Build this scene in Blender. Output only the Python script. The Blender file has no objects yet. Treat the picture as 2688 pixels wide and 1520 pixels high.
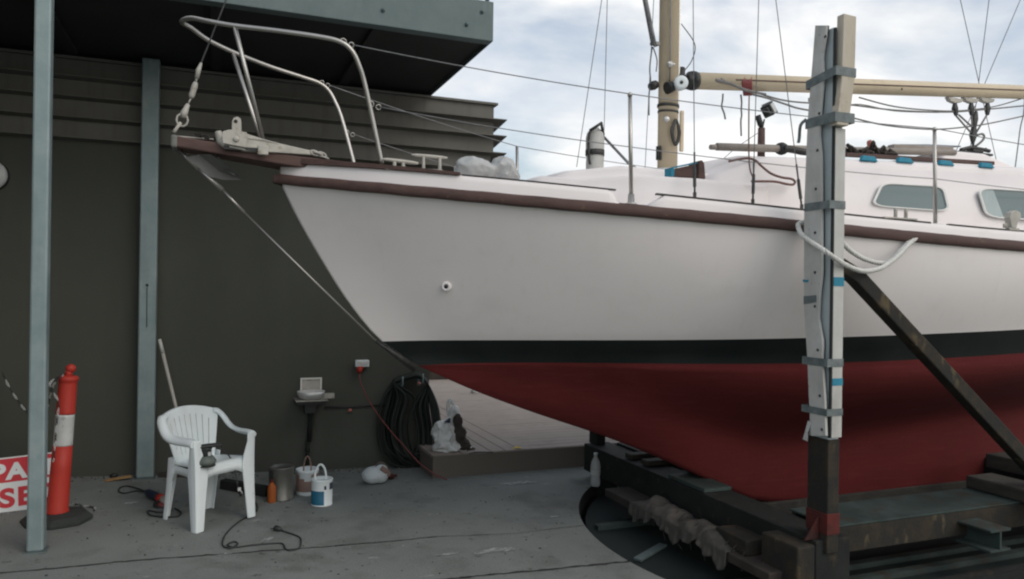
import bpy, bmesh, math, random
import numpy as np
from mathutils import Vector, Matrix
random.seed(7)
R = math.radians
scene = bpy.context.scene
COL = scene.collection

# ------------------------------------------------------------------ camera
EYE = Vector((0, 0, 1.65)); FPX = 1980.0; W0, H0 = 2688, 1520
YAW, ROLL, PITCH = R(21.5), R(0.8), R(0.09)
cd = bpy.data.cameras.new("camera"); cam = bpy.data.objects.new("camera", cd); COL.objects.link(cam)
cd.sensor_width = 36; cd.lens = FPX / W0 * 36; cd.clip_start = 0.05; cd.clip_end = 2000
fw = Vector((math.sin(YAW)*math.cos(PITCH), math.cos(YAW)*math.cos(PITCH), math.sin(PITCH)))
rt0 = Vector((math.cos(YAW), -math.sin(YAW), 0)); up0 = rt0.cross(fw)
rt = rt0*math.cos(ROLL) + up0*math.sin(ROLL); up = -rt0*math.sin(ROLL) + up0*math.cos(ROLL)
m = Matrix((rt, up, -fw)).transposed().to_4x4(); m.translation = EYE
cam.matrix_world = m; scene.camera = cam

# ------------------------------------------------------------------ world: cloudy dusk sky
SUN_EL, SUN_AZ = R(38), R(150)
w = bpy.data.worlds.new("World"); scene.world = w; w.use_nodes = True
nt = w.node_tree; nt.nodes.clear(); N = nt.nodes.new; L = nt.links.new
out = N('ShaderNodeOutputWorld'); bg = N('ShaderNodeBackground'); bg2 = N('ShaderNodeBackground'); mx = N('ShaderNodeMixShader')
sky = N('ShaderNodeTexSky'); sky.sky_type = 'NISHITA'; sky.sun_disc = False; sky.sun_elevation = SUN_EL; sky.sun_rotation = SUN_AZ
sky.air_density = 1.2; sky.dust_density = 2.5; sky.ozone_density = 1.0
L(sky.outputs[0], bg.inputs[0]); bg.inputs[1].default_value = 0.15
tc = N('ShaderNodeTexCoord'); mp = N('ShaderNodeMapping'); mp.inputs['Scale'].default_value = (1.0, 1.0, 2.4); mp.inputs['Rotation'].default_value = (0, 0, R(15)); mp.inputs['Location'].default_value = (0.35, 0.1, 0.2)
L(tc.outputs['Generated'], mp.inputs[0])
n1 = N('ShaderNodeTexNoise'); n1.inputs['Scale'].default_value = 2.6; n1.inputs['Detail'].default_value = 7; n1.inputs['Roughness'].default_value = .52; n1.inputs['Distortion'].default_value = .35
L(mp.outputs[0], n1.inputs[0])
r1 = N('ShaderNodeValToRGB'); r1.color_ramp.elements[0].position = .40; r1.color_ramp.elements[0].color = (.12, .12, .12, 1)
r1.color_ramp.elements[1].position = .60; r1.color_ramp.elements[1].color = (1, 1, 1, 1)
L(n1.outputs[0], r1.inputs[0])
n2 = N('ShaderNodeTexNoise'); n2.inputs['Scale'].default_value = 4.5; n2.inputs['Detail'].default_value = 6; n2.inputs['Distortion'].default_value = .3
L(mp.outputs[0], n2.inputs[0])
r2 = N('ShaderNodeValToRGB'); e = r2.color_ramp.elements
e[0].position = .36; e[0].color = (.82, .845, .89, 1); e[1].position = .54; e[1].color = (1, 1, .99, 1)
L(n2.outputs[0], r2.inputs[0]); L(r2.outputs[0], bg2.inputs[0]); bg2.inputs[1].default_value = 1.06
L(r1.outputs[0], mx.inputs[0]); L(bg.outputs[0], mx.inputs[1]); L(bg2.outputs[0], mx.inputs[2]); L(mx.outputs[0], out.inputs[0])

sl = bpy.data.lights.new("sun", 'SUN'); sl.energy = 0.55; sl.angle = R(35); sl.color = (1, .96, .9)
so = bpy.data.objects.new("sun", sl); COL.objects.link(so)
sd = Vector((math.sin(SUN_AZ)*math.cos(SUN_EL), math.cos(SUN_AZ)*math.cos(SUN_EL), math.sin(SUN_EL)))
so.rotation_euler = sd.to_track_quat('Z', 'Y').to_euler(); so.location = sd*30
scene.view_settings.view_transform = 'Standard'; scene.view_settings.look = 'None'
scene.view_settings.exposure = 0.0; scene.view_settings.gamma = 1.0; scene.view_settings.use_curve_mapping = False

# ------------------------------------------------------------------ measuring helpers (reading positions off the photo onto real planes)
K = 2688/2575
def ray(x, y):
    a = (x*K - W0/2)/FPX; b = -(y*K - H0/2)/FPX
    return fw + rt*a + up*b
def PY(x, y, Y):
    d = ray(x, y); return EYE + d*(Y/d.y)
def PX(x, y, X):
    d = ray(x, y); return EYE + d*(X/d.x)
def PZ(x, y, Z):
    d = ray(x, y); return EYE + d*((Z-EYE.z)/d.z)
def gz(X):
    z = -0.0025 - 0.048*(X-.36)
    t = max(0, min(1, (X-.6)/1.0)); lo = -.035
    z2 = z if X < .6 else -.014 + (lo+.014)*(1-(1-t)**2)
    return min(z2, .10) if X > -1.8 else .10
def PG(x, y, dz=0.0):
    Z = 0
    for _ in range(12):
        p = PZ(x, y, Z+dz); Z = gz(p.x)
    return PZ(x, y, Z+dz)
def pchip(xs, ys):
    xs = np.array(xs, float); ys = np.array(ys, float); h = np.diff(xs); dl = np.diff(ys)/h; d = np.zeros(len(xs))
    for i in range(1, len(xs)-1):
        if dl[i-1]*dl[i] > 0:
            w1 = 2*h[i]+h[i-1]; w2 = h[i]+2*h[i-1]; d[i] = (w1+w2)/(w1/dl[i-1]+w2/dl[i])
    d[0] = dl[0]; d[-1] = dl[-1]
    def f(x):
        if x <= xs[0]: return float(ys[0]+d[0]*(x-xs[0]))
        if x >= xs[-1]: return float(ys[-1]+d[-1]*(x-xs[-1]))
        i = int(np.searchsorted(xs, x)-1); t = (x-xs[i])/h[i]
        return float((1+2*t)*(1-t)**2*ys[i]+t*(1-t)**2*h[i]*d[i]+t*t*(3-2*t)*ys[i+1]+t*t*(t-1)*h[i]*d[i+1])
    return f
def poly(xs, ys, deg=4):
    x0 = float(np.mean(xs)); c = np.polyfit(np.array(xs)-x0, np.array(ys), deg)
    return lambda x: float(np.polyval(c, x-x0))
def cat(pts, n=6):
    P = [Vector(p) for p in pts]; o = []
    for i in range(len(P)-1):
        a = P[max(i-1, 0)]; b = P[i]; c = P[i+1]; d = P[min(i+2, len(P)-1)]
        for k in range(n):
            t = k/n
            o.append(.5*((2*b)+(c-a)*t+(2*a-5*b+4*c-d)*t*t+(3*b-a-3*c+d)*t**3))
    o.append(P[-1]); return o
def sag(a, b, s, n=14):
    a = Vector(a); b = Vector(b)
    return [a.lerp(b, i/n)-Vector((0, 0, s*4*(i/n)*(1-i/n))) for i in range(n+1)]

# ------------------------------------------------------------------ materials
def M(name, col, rough=.6, metal=0., col2=None, scale=6., lo=.35, hi=.7, bump=0., bscale=80., stretch=(1, 1, 1), spec=.5, det=6, trans=0., ior=1.45, alpha=1., coat=0.):
    mt = bpy.data.materials.new(name); mt.use_nodes = True; t = mt.node_tree; b = t.nodes['Principled BSDF']
    b.inputs['Base Color'].default_value = (*col, 1); b.inputs['Roughness'].default_value = rough; b.inputs['Metallic'].default_value = metal
    b.inputs['Specular IOR Level'].default_value = spec; b.inputs['Transmission Weight'].default_value = trans; b.inputs['IOR'].default_value = ior
    b.inputs['Alpha'].default_value = alpha; b.inputs['Coat Weight'].default_value = coat
    tcn = t.nodes.new('ShaderNodeTexCoord'); mpn = t.nodes.new('ShaderNodeMapping'); mpn.inputs['Scale'].default_value = stretch
    t.links.new(tcn.outputs['Object'], mpn.inputs[0])
    if col2 is not None:
        n = t.nodes.new('ShaderNodeTexNoise'); n.inputs['Scale'].default_value = scale; n.inputs['Detail'].default_value = det; n.inputs['Roughness'].default_value = .6
        t.links.new(mpn.outputs[0], n.inputs[0])
        r = t.nodes.new('ShaderNodeValToRGB'); r.color_ramp.elements[0].position = lo; r.color_ramp.elements[1].position = hi
        r.color_ramp.elements[0].color = (*col, 1); r.color_ramp.elements[1].color = (*col2, 1)
        t.links.new(n.outputs[0], r.inputs[0]); t.links.new(r.outputs[0], b.inputs['Base Color'])
        rr = t.nodes.new('ShaderNodeMapRange'); rr.inputs[3].default_value = max(.02, rough-.08); rr.inputs[4].default_value = min(1, rough+.1)
        t.links.new(n.outputs[0], rr.inputs[0]); t.links.new(rr.outputs[0], b.inputs['Roughness'])
    if bump:
        n = t.nodes.new('ShaderNodeTexNoise'); n.inputs['Scale'].default_value = bscale; n.inputs['Detail'].default_value = 4
        t.links.new(mpn.outputs[0], n.inputs[0])
        bp = t.nodes.new('ShaderNodeBump'); bp.inputs['Strength'].default_value = bump; bp.inputs['Distance'].default_value = .01
        t.links.new(n.outputs[0], bp.inputs['Height']); t.links.new(bp.outputs[0], b.inputs['Normal'])
    return mt
def layer(mt, col, scale, lo, hi, stretch=(1, 1, 1), det=5, strength=1.):
    """one more noise-shaped layer of dirt, wear or paint over a material's colour"""
    t = mt.node_tree; b = t.nodes['Principled BSDF']; inp = b.inputs['Base Color']
    mxn = t.nodes.new('ShaderNodeMix'); mxn.data_type = 'RGBA'
    if inp.links:
        src = inp.links[0].from_socket; t.links.new(src, mxn.inputs[6])
    else: mxn.inputs[6].default_value = inp.default_value
    mxn.inputs[7].default_value = (*col, 1)
    tcn = t.nodes.new('ShaderNodeTexCoord'); mpn = t.nodes.new('ShaderNodeMapping'); mpn.inputs['Scale'].default_value = stretch
    mpn.inputs['Location'].default_value = (random.random()*9, random.random()*9, random.random()*9)
    t.links.new(tcn.outputs['Object'], mpn.inputs[0])
    n = t.nodes.new('ShaderNodeTexNoise'); n.inputs['Scale'].default_value = scale; n.inputs['Detail'].default_value = det
    t.links.new(mpn.outputs[0], n.inputs[0])
    r = t.nodes.new('ShaderNodeMapRange'); r.inputs[1].default_value = lo; r.inputs[2].default_value = hi; r.inputs[3].default_value = 0; r.inputs[4].default_value = strength
    t.links.new(n.outputs[0], r.inputs[0]); t.links.new(r.outputs[0], mxn.inputs[0]); t.links.new(mxn.outputs[2], inp)
    return mt
m_conc = M('concrete', (.155, .172, .162), .9, 0, (.21, .228, .213), 1.3, .3, .72, .5, 70)
layer(m_conc, (.11, .115, .107), 3.5, .52, .75, strength=.85); layer(m_conc, (.36, .37, .36), 5., .69, .735, (1, 2.2, 1), strength=.6); layer(m_conc, (.055, .058, .055), 16, .64, .72, strength=.75); layer(m_conc, (.24, .245, .235), 110, .54, .66, strength=.6)
m_joint = M('joint_filler', (.012, .012, .012), .95, 0, (.03, .03, .028), 14)
m_wall = M('taupe_render', (.072, .077, .065), .95, 0, (.088, .093, .078), 1.2, .3, .75, .35, 160, spec=.2)
layer(m_wall, (.06, .066, .055), 2.2, .5, .8, (1, 1, .35), strength=.6)
layer(m_wall, (.105, .11, .096), 5, .58, .8, (1, 1, .18), strength=.35); layer(m_wall, (.12, .125, .115), 30, .70, .76, strength=.4)
m_clad = M('grey_brown_cladding', (.132, .130, .114), .75, 0, (.162, .158, .14), 2., .35, .7, .08, 50)
layer(m_clad, (.10, .09, .08), 3, .5, .8, (6, 6, .5), strength=.6)
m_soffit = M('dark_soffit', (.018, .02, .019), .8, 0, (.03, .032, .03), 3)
m_galv = M('galvanised_steel', (.20, .27, .28), .55, .35, (.30, .37, .375), 5, .3, .72, .1, 40)
layer(m_galv, (.42, .47, .47), 9, .6, .8, (1, 1, .6), strength=.5); layer(m_galv, (.13, .16, .155), 3, .55, .8, (3, 3, .4), strength=.5)
m_galv_d = M('weathered_galvanised_steel', (.10, .14, .142), .6, .3, (.15, .19, .19), 4, .3, .72, .1, 40)
layer(m_galv_d, (.24, .27, .265), 6, .58, .8, (2, 2, .5), strength=.45)
m_gel = M('white_gelcoat', (.73, .69, .668), .45, 0, (.765, .725, .703), 1.1, .3, .7, .02, 3, coat=.15)
layer(m_gel, (.56, .52, .49), 2.4, .55, .85, (1, 1, 2.4), strength=.3); layer(m_gel, (.60, .56, .52), 6, .56, .76, (3, 3, .3), strength=.2); layer(m_gel, (.5, .44, .37), 30, .72, .78, strength=.45)
m_deckw = M('white_deck_paint', (.80, .755, .74), .5, 0, (.84, .80, .785), 2, .3, .7, .03, 30)
layer(m_deckw, (.62, .57, .53), 4, .58, .85, (1, 1, 2), strength=.35)
m_boot = M('black_boot_stripe', (.010, .014, .013), .7, 0, (.016, .020, .019), 4, spec=.2, bump=.05, bscale=40)
m_red = M('red_antifouling', (.108, .0165, .0165), .85, 0, (.128, .019, .019), 2.2, .3, .7, .12, 26, spec=.25)
layer(m_red, (.08, .012, .014), 3.2, .52, .8, (1, 1, 2), strength=.35); layer(m_red, (.16, .035, .032), 14, .52, .8, (.25, 1, 3), strength=.5); layer(m_red, (.06, .012, .012), 45, .6, .75, strength=.4)
m_teak = M('worn_brown_timber', (.075, .042, .036), .7, 0, (.11, .066, .056), 6, .35, .7, .2, 60, (.4, 4, 4))
layer(m_teak, (.05, .03, .025), 7, .55, .75, (.6, 3, 3), strength=.6); layer(m_teak, (.24, .13, .09), 26, .66, .74, strength=.5)
m_teak_d = M('dark_timber', (.032, .027, .023), .85, 0, (.06, .05, .042), 6, .3, .7, .3, 40, (1, 1, 1))
m_ss = M('stainless_tube', (.42, .405, .375), .33, .85, (.50, .48, .45), 6)
m_wire = M('grey_wire', (.18, .185, .19), .5, .5, (.27, .27, .27), 30)
m_wire_d = M('dark_fittings', (.035, .036, .036), .5, .4, (.07, .07, .065), 30)
m_alloy = M('pitted_alloy', (.38, .37, .33), .6, .25, (.50, .48, .43), 14, bump=.1)
layer(m_alloy, (.23, .16, .09), 22, .62, .74, strength=.7)
m_cream = M('cream_painted_spar', (.60, .50, .35), .5, 0, (.66, .56, .40), 5, .3, .7, .03, 20)
layer(m_cream, (.36, .27, .17), 5, .58, .8, (1, 1, .3), strength=.45)
m_rope_w = M('white_rope', (.74, .74, .70), .9, 0, (.60, .59, .55), 60, bump=.6, bscale=120)
m_rope_g = M('grey_rope', (.17, .17, .165), .9, 0, (.25, .24, .23), 60, bump=.5, bscale=150)
m_rope_r = M('maroon_rope', (.16, .085, .075), .9, 0, (.22, .14, .12), 60, bump=.5, bscale=150)
m_tape = M('grey_duct_tape', (.10, .125, .125), .55, 0, (.19, .22, .22), 20, bump=.2, bscale=60)
m_blue = M('blue_masking_tape', (.025, .20, .30), .75, 0, (.035, .25, .35), 20, bump=.2)
m_glass = M('dark_window_glass', (.13, .185, .20), .12, 0, (.15, .205, .222), 1.5, spec=.6)
m_curt = M('pale_curtain', (.42, .50, .50), .25, 0, (.34, .42, .43), 4, stretch=(6, 1, 1))
m_alu = M('aluminium_frame', (.66, .67, .65), .4, .4, (.74, .75, .73), 8)
m_wht = M('white_plastic', (.70, .77, .78), .42, 0, (.75, .81, .82), 5, spec=.5)
m_rust = M('rusty_steel', (.017, .017, .0145), .85, 0, (.042, .031, .019), 9, .42, .68, .3, 60)
layer(m_rust, (.13, .10, .05), 11, .64, .76, (1, 1, .6), strength=.6)
m_blk_steel = M('black_steel', (.010, .012, .011), .85, .1, (.02, .023, .021), 7, bump=.2)
layer(m_blk_steel, (.075, .052, .03), 11, .6, .72, strength=.6)
m_green_steel = M('grey_green_steel', (.026, .042, .038), .8, .1, (.052, .075, .07), 5, bump=.2)
layer(m_green_steel, (.045, .032, .02), 7, .54, .70, (1, 1, 1), strength=.8)
m_turn = M('turntable_steel', (.006, .013, .012), .85, 0, (.011, .020, .018), 3, bump=.2)
layer(m_turn, (.022, .028, .025), 6, .62, .75, strength=.5)
m_oldwood = M('weathered_timber', (.032, .03, .026), .9, 0, (.065, .06, .05), 5, .3, .72, .5, 40, (1, 1, 3))
layer(m_oldwood, (.03, .028, .025), 8, .55, .72, strength=.8)
m_pad = M('pale_pad_board', (.45, .445, .415), .7, 0, (.55, .555, .53), 6, bump=.1)
layer(m_pad, (.27, .26, .235), 7, .52, .75, (1, 1, .4), strength=.65); layer(m_pad, (.16, .13, .10), 24, .66, .76, strength=.5)
m_ply = M('pale_worn_timber', (.47, .425, .34), .8, 0, (.56, .51, .42), 6, stretch=(3, 3, .5), bump=.15)
layer(m_ply, (.25, .18, .12), 10, .6, .75, strength=.6)
m_redp = M('red_paint', (.10, .015, .011), .85, 0, (.03, .013, .011), 9)
m_orange = M('orange_red_plastic', (.44, .036, .022), .55, 0, (.38, .03, .02), 5)
layer(m_orange, (.36, .03, .02), 9, .6, .8, strength=.5)
m_refl = M('grubby_reflective_band', (.46, .48, .47), .4, 0, (.56, .57, .56), 10); layer(m_refl, (.25, .25, .24), 30, .62, .72, strength=.7)
m_rub = M('black_rubber', (.022, .027, .026), .85, 0, (.035, .04, .038), 8, bump=.2)
m_signw = M('sign_white', (.66, .70, .70), .5, 0, (.70, .74, .74), 3); m_signr = M('sign_red', (.50, .022, .035), .5, 0, (.54, .025, .04), 3)
m_hose = M('dark_green_hose', (.007, .013, .0105), .5, 0, (.013, .021, .017), 9)
m_cordr = M('red_cord', (.20, .045, .048), .6, 0, (.24, .055, .055), 9)
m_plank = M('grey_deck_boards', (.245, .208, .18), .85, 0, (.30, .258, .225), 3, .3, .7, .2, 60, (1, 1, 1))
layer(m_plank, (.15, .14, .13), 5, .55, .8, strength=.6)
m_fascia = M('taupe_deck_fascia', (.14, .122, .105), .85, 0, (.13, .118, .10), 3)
m_tin = M('bare_tin', (.14, .145, .13), .42, .6, (.19, .19, .175), 9); layer(m_tin, (.10, .10, .085), 4, .55, .75, (1, 1, .4), strength=.7)
m_bag = M('white_plastic_film', (.50, .515, .51), .4, 0, (.60, .61, .60), 9, bump=1., bscale=16, trans=.25)
layer(m_wht, (.52, .54, .52), 5, .56, .8, (1, 1, .6), strength=.45); layer(m_wht, (.40, .40, .37), 38, .68, .76, strength=.5)
m_fluke = M('dull_galvanised_plate', (.15, .155, .145), .75, .2, (.22, .215, .20), 9, bump=.2)
layer(m_fluke, (.12, .08, .05), 10, .6, .75, strength=.6)
m_sack = M('white_carrier_bag', (.66, .68, .67), .4, 0, (.76, .78, .77), 9, bump=1., bscale=22, trans=.1)
m_jug = M('milky_plastic', (.50, .56, .58), .4, 0, (.57, .62, .63), 7)
m_blueL = M('blue_label', (.012, .10, .17), .5, 0, (.016, .13, .21), 6); m_brnL = M('brown_label', (.20, .13, .105), .6, 0, (.25, .17, .14), 8)
m_dk = M('dark_plastic', (.02, .023, .023), .5, 0, (.03, .033, .032), 9); m_grnp = M('grey_green_plastic', (.085, .105, .095), .5, 0, (.12, .14, .125), 9)
m_navy = M('navy_plastic', (.014, .02, .045), .5, 0, (.02, .028, .055), 9)
m_ochre = M('ochre_board', (.33, .19, .075), .8, 0, (.40, .25, .11), 12); m_leaf = M('green_leaves', (.035, .11, .045), .6, 0, (.05, .15, .06), 30)
m_yel = M('yellow_leaf', (.55, .40, .06), .7); m_pink = M('faded_red_plastic', (.36, .12, .10), .6, 0, (.42, .16, .13), 20)
m_solar = M('solar_panel', (.04, .045, .05), .3, 0, (.055, .06, .065), 20)
m_pole = M('grey_brown_pole', (.25, .22, .19), .6, .1, (.33, .29, .255), 9)
m_canvas = M('stained_canvas', (.06, .056, .05), .95, 0, (.115, .104, .092), 7, .3, .7, 1., 25); layer(m_canvas, (.07, .07, .06), 6, .5, .7, strength=.7)
m_clear = M('clear_plastic', (.80, .83, .83), .12, 0, trans=.55, ior=1.3)
m_org = M('orange_paint', (.30, .075, .012), .7, 0, (.36, .10, .018), 12)

# ------------------------------------------------------------------ mesh builder
class MB:
    def __init__(s): s.v = []; s.f = []; s.mi = []; s.sm = []
    def add(s, vs, fs, mi=0, sm=False):
        o = len(s.v); s.v += [Vector(v) for v in vs]
        for f in fs: s.f.append([i+o for i in f]); s.mi.append(mi); s.sm.append(sm)
        return s
    def box(s, c, d, rot=None, mi=0):
        c = Vector(c); x, y, z = d[0]/2, d[1]/2, d[2]/2
        vs = [Vector((a*x, b*y, e*z)) for a in (-1, 1) for b in (-1, 1) for e in (-1, 1)]
        if rot is not None: vs = [rot @ v for v in vs]
        return s.add([c+v for v in vs], [(0, 1, 3, 2), (4, 6, 7, 5), (0, 4, 5, 1), (2, 3, 7, 6), (0, 2, 6, 4), (1, 5, 7, 3)], mi)
    def bb(s, a, b, mi=0):
        a = Vector(a); b = Vector(b); return s.box((a+b)/2, [abs(b[i]-a[i]) for i in range(3)], None, mi)
    def beam(s, p, q, wd, ht, upv=(0, 0, 1), mi=0):
        p = Vector(p); q = Vector(q); d = (q-p); ln = d.length; d.normalize(); sd = d.cross(Vector(upv)).normalized(); u = sd.cross(d)
        return s.box((p+q)/2, (ln, wd, ht), Matrix((d, sd, u)).transposed(), mi)
    def sweep(s, pts, sec, mi=0, sm=True, caps=True, closed=False, upv=None):
        """sec(i) -> list of (a,b) section points in the frame; frames by parallel transport"""
        P = [Vector(p) for p in pts]; n = len(P); T = []
        for i in range(n):
            a = P[i-1] if (i > 0 or closed) else P[i]; b = P[(i+1) % n] if (i < n-1 or closed) else P[i]
            t = b-a; T.append(t.normalized() if t.length > 1e-9 else Vector((0, 0, 1)))
        u = Vector(upv) if upv is not None else (Vector((0, 0, 1)) if abs(T[0].z) < .9 else Vector((0, 1, 0)))
        rings = []; vs = []
        for i in range(n):
            t = T[i]; u = (u - t*u.dot(t)); u.normalize(); sd = t.cross(u)
            sc = sec(i); rings.append(len(sc)); vs += [P[i]+sd*a+u*b for a, b in sc]
        k = rings[0]; fs = []
        for i in range(n if closed else n-1):
            j = (i+1) % n
            for q in range(k): fs.append((i*k+q, i*k+(q+1) % k, j*k+(q+1) % k, j*k+q))
        s.add(vs, fs, mi, sm)
        if caps and not closed:
            o = len(s.v)-len(vs); s.f.append([o+q for q in range(k)][::-1]); s.mi.append(mi); s.sm.append(False)
            s.f.append([o+(n-1)*k+q for q in range(k)]); s.mi.append(mi); s.sm.append(False)
        return s
    def tube(s, pts, r, seg=8, mi=0, closed=False, caps=True):
        rr = (lambda i: r) if not hasattr(r, '__len__') else (lambda i: r[i])
        return s.sweep(pts, lambda i: [(rr(i)*math.cos(2*math.pi*k/seg), rr(i)*math.sin(2*math.pi*k/seg)) for k in range(seg)], mi, True, caps, closed)
    def strap(s, pts, wd, th, upv, mi=0, sm=False):
        g = lambda a, i: a[i] if hasattr(a, '__len__') else a
        return s.sweep(pts, lambda i: [(-g(wd, i)/2, -g(th, i)/2), (g(wd, i)/2, -g(th, i)/2), (g(wd, i)/2, g(th, i)/2), (-g(wd, i)/2, g(th, i)/2)], mi, sm, True, False, upv)
    def lathe(s, c, prof, seg=20, axis=(0, 0, 1), mi=0, sm=True, xdir=None):
        c = Vector(c); z = Vector(axis).normalized(); x = Vector(xdir) if xdir else (Vector((1, 0, 0)) if abs(z.x) < .8 else Vector((0, 1, 0)))
        x = (x-z*x.dot(z)).normalized(); y = z.cross(x); vs = []; fs = []; n = len(prof)
        for r, h in prof:
            for k in range(seg):
                a = 2*math.pi*k/seg; vs.append(c+z*h+(x*math.cos(a)+y*math.sin(a))*max(r, 1e-5))
        for i in range(n-1):
            for k in range(seg): fs.append((i*seg+k, i*seg+(k+1) % seg, (i+1)*seg+(k+1) % seg, (i+1)*seg+k))
        fs.append(tuple(range(seg))[::-1]); fs.append(tuple((n-1)*seg+k for k in range(seg)))
        return s.add(vs, fs, mi, sm)
    def ball(s, c, r, seg=14, mi=0, jit=0.):
        if not hasattr(r, '__len__'): r = (r, r, r)
        c = Vector(c); vs = []; fs = []; n = seg//2
        for i in range(n+1):
            t = math.pi*i/n
            for k in range(seg):
                a = 2*math.pi*k/seg; q = 1+(random.uniform(-jit, jit) if jit else 0)
                vs.append(c+Vector((r[0]*math.sin(t)*math.cos(a)*q, r[1]*math.sin(t)*math.sin(a)*q, r[2]*math.cos(t)*q)))
        for i in range(n):
            for k in range(seg): fs.append((i*seg+k, (i+1)*seg+k, (i+1)*seg+(k+1) % seg, i*seg+(k+1) % seg))
        return s.add(vs, fs, mi, True)
    def prism(s, loop, off, mi=0, sm=False):
        lp = [Vector(p) for p in loop]; off = Vector(off); n = len(lp)
        fs = [tuple(range(n))[::-1], tuple(range(n, 2*n))]+[(i, (i+1) % n, n+(i+1) % n, n+i) for i in range(n)]
        return s.add(lp+[p+off for p in lp], fs, mi, sm)
    def ringplate(s, outer, inner, off, mi=0):
        o = [Vector(p) for p in outer]; i_ = [Vector(p) for p in inner]; off = Vector(off); n = len(o); vs = o+i_+[p+off for p in o]+[p+off for p in i_]; fs = []
        for a in range(n):
            b = (a+1) % n
            fs += [(a, b, n+b, n+a), (2*n+a, 3*n+a, 3*n+b, 2*n+b), (a, 2*n+a, 2*n+b, b), (n+a, n+b, 3*n+b, 3*n+a)]
        return s.add(vs, fs, mi)
    def grid(s, rows, mi=0, sm=True, closed=False):
        nr = len(rows); nc = len(rows[0]); vs = [p for r in rows for p in r]; fs = []
        for i in range(nr-1):
            for k in range(nc if closed else nc-1): fs.append((i*nc+k, i*nc+(k+1) % nc, (i+1)*nc+(k+1) % nc, (i+1)*nc+k))
        mis = mi if hasattr(mi, '__call__') else None
        o = len(s.v); s.v += [Vector(v) for v in vs]
        for q, f in enumerate(fs):
            s.f.append([i+o for i in f]); s.mi.append(mis(q//(nc if closed else nc-1)) if mis else mi); s.sm.append(sm)
        return s
def worldloc(o):
    v = Vector((0, 0, 0))
    while o is not None: v += o.location; o = o.parent
    return v
def obj(name, mb, mats, parent=None, loc=None, bevel=0., local=False, fixn=True):
    if not isinstance(mats, (list, tuple)): mats = [mats]
    org = Vector((0, 0, 0)) if local else (worldloc(parent) if parent is not None else Vector(loc if loc is not None else (0, 0, 0)))
    me = bpy.data.meshes.new(name); me.from_pydata([tuple(v-org) for v in mb.v], [], mb.f)
    for mt in mats: me.materials.append(mt)
    me.polygons.foreach_set('material_index', mb.mi); me.polygons.foreach_set('use_smooth', mb.sm)
    if fixn:
        bm = bmesh.new(); bm.from_mesh(me); bmesh.ops.recalc_face_normals(bm, faces=bm.faces); bm.to_mesh(me); bm.free()
    me.update(); o = bpy.data.objects.new(name, me); COL.objects.link(o)
    if parent is not None: o.parent = parent
    elif not local: o.location = org
    if bevel:
        b = o.modifiers.new('bevel', 'BEVEL'); b.width = bevel; b.segments = 2; b.limit_method = 'ANGLE'; b.angle_limit = R(40)
    return o
def tag(o, label, catg, group=None):
    o['label'] = label; o['category'] = catg
    if group: o['group'] = group
    return o
def thing(name, label, catg, loc=(0, 0, 0), rotz=0, group=None):
    o = bpy.data.objects.new(name, None); o.empty_display_size = .1; COL.objects.link(o); o.location = loc; o.rotation_euler = (0, 0, rotz)
    return tag(o, label, catg, group)
def structure(o): o['kind'] = 'structure'; return o
def copy_tree(root, loc, label):
    c = root.copy(); COL.objects.link(c); c.location = loc; c['label'] = label
    for ch in list(root.children):
        d = ch.copy(); COL.objects.link(d); d.parent = c
        for g in list(ch.children):
            e2 = g.copy(); COL.objects.link(e2); e2.parent = d
    return c
def text_mesh(txt, size, bold=0.):
    cu = bpy.data.curves.new('t', 'FONT'); cu.body = txt; cu.size = size; cu.offset = bold; cu.align_x = 'RIGHT'; cu.space_character = 1.14; cu.extrude = .0012
    o = bpy.data.objects.new('t', cu); COL.objects.link(o); dg = bpy.context.evaluated_depsgraph_get(); dg.update()
    me = bpy.data.meshes.new_from_object(o.evaluated_get(dg)); mb = MB(); mb.add([v.co.copy() for v in me.vertices], [list(p.vertices) for p in me.polygons])
    bpy.data.objects.remove(o); bpy.data.curves.remove(cu); bpy.data.meshes.remove(me); return mb

m_galv_l = M('pale_galvanised_steel', (.42, .48, .49), .5, .2, (.50, .56, .57), 6, bump=.1)
m_greyw = M('pale_grey_pole', (.42, .40, .36), .7, 0, (.50, .48, .44), 9, stretch=(3, 3, .4))
m_splash = M('dried_paint_smear', (.36, .375, .365), .85, 0, (.17, .185, .175), 26, .42, .62)
# ================================================================== ground, turntable, deck
TC = Vector((4.6, 4.3, 0)); TR = 2.15
rads = [TR, TR+.02, 2.4, 2.8, 3.3, 3.9, 4.6, 5.4, 6.4, 7.6, 9, 12, 18, 30, 60, 150, 400]
rows = []
for i, r in enumerate(rads):
    row = []
    for k in range(128):
        a = 2*math.pi*k/128; x = TC.x+r*math.cos(a); y = TC.y+r*math.sin(a); row.append((x, y, gz(x) - (.26 if i == 0 else 0)))
    rows.append(row)
rows[0] = [(p[0], p[1], p[2]) for p in rows[0]]
structure(obj('concrete_ground', MB().grid(rows, lambda r: 1 if r == 0 else 0, False, True), [m_conc, m_joint]))
td = MB(); zt = -.125
td.lathe((TC.x, TC.y, zt-.05), [(TR-.035, 0), (TR-.035, .05)], 128, sm=False)
for yy in (3.55, 3.75, 5.0, 5.85):
    hw = math.sqrt(max(.1, (TR-.1)**2-(yy-TC.y)**2)); td.bb((TC.x-hw, yy-.03, zt), (TC.x+hw, yy+.03, zt+.035), 1)
td.bb((TC.x-1.6, 5.15, zt), (TC.x+.5, 5.17, zt+.012), 1)
structure(obj('turntable_floor', td, [m_turn, m_green_steel]))
pf = MB(); pf.lathe((TC.x, TC.y, zt-.12), [(TR+.06, 0), (TR+.06, .03)], 96, sm=False); structure(obj('turntable_pit', pf, m_joint))
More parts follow.
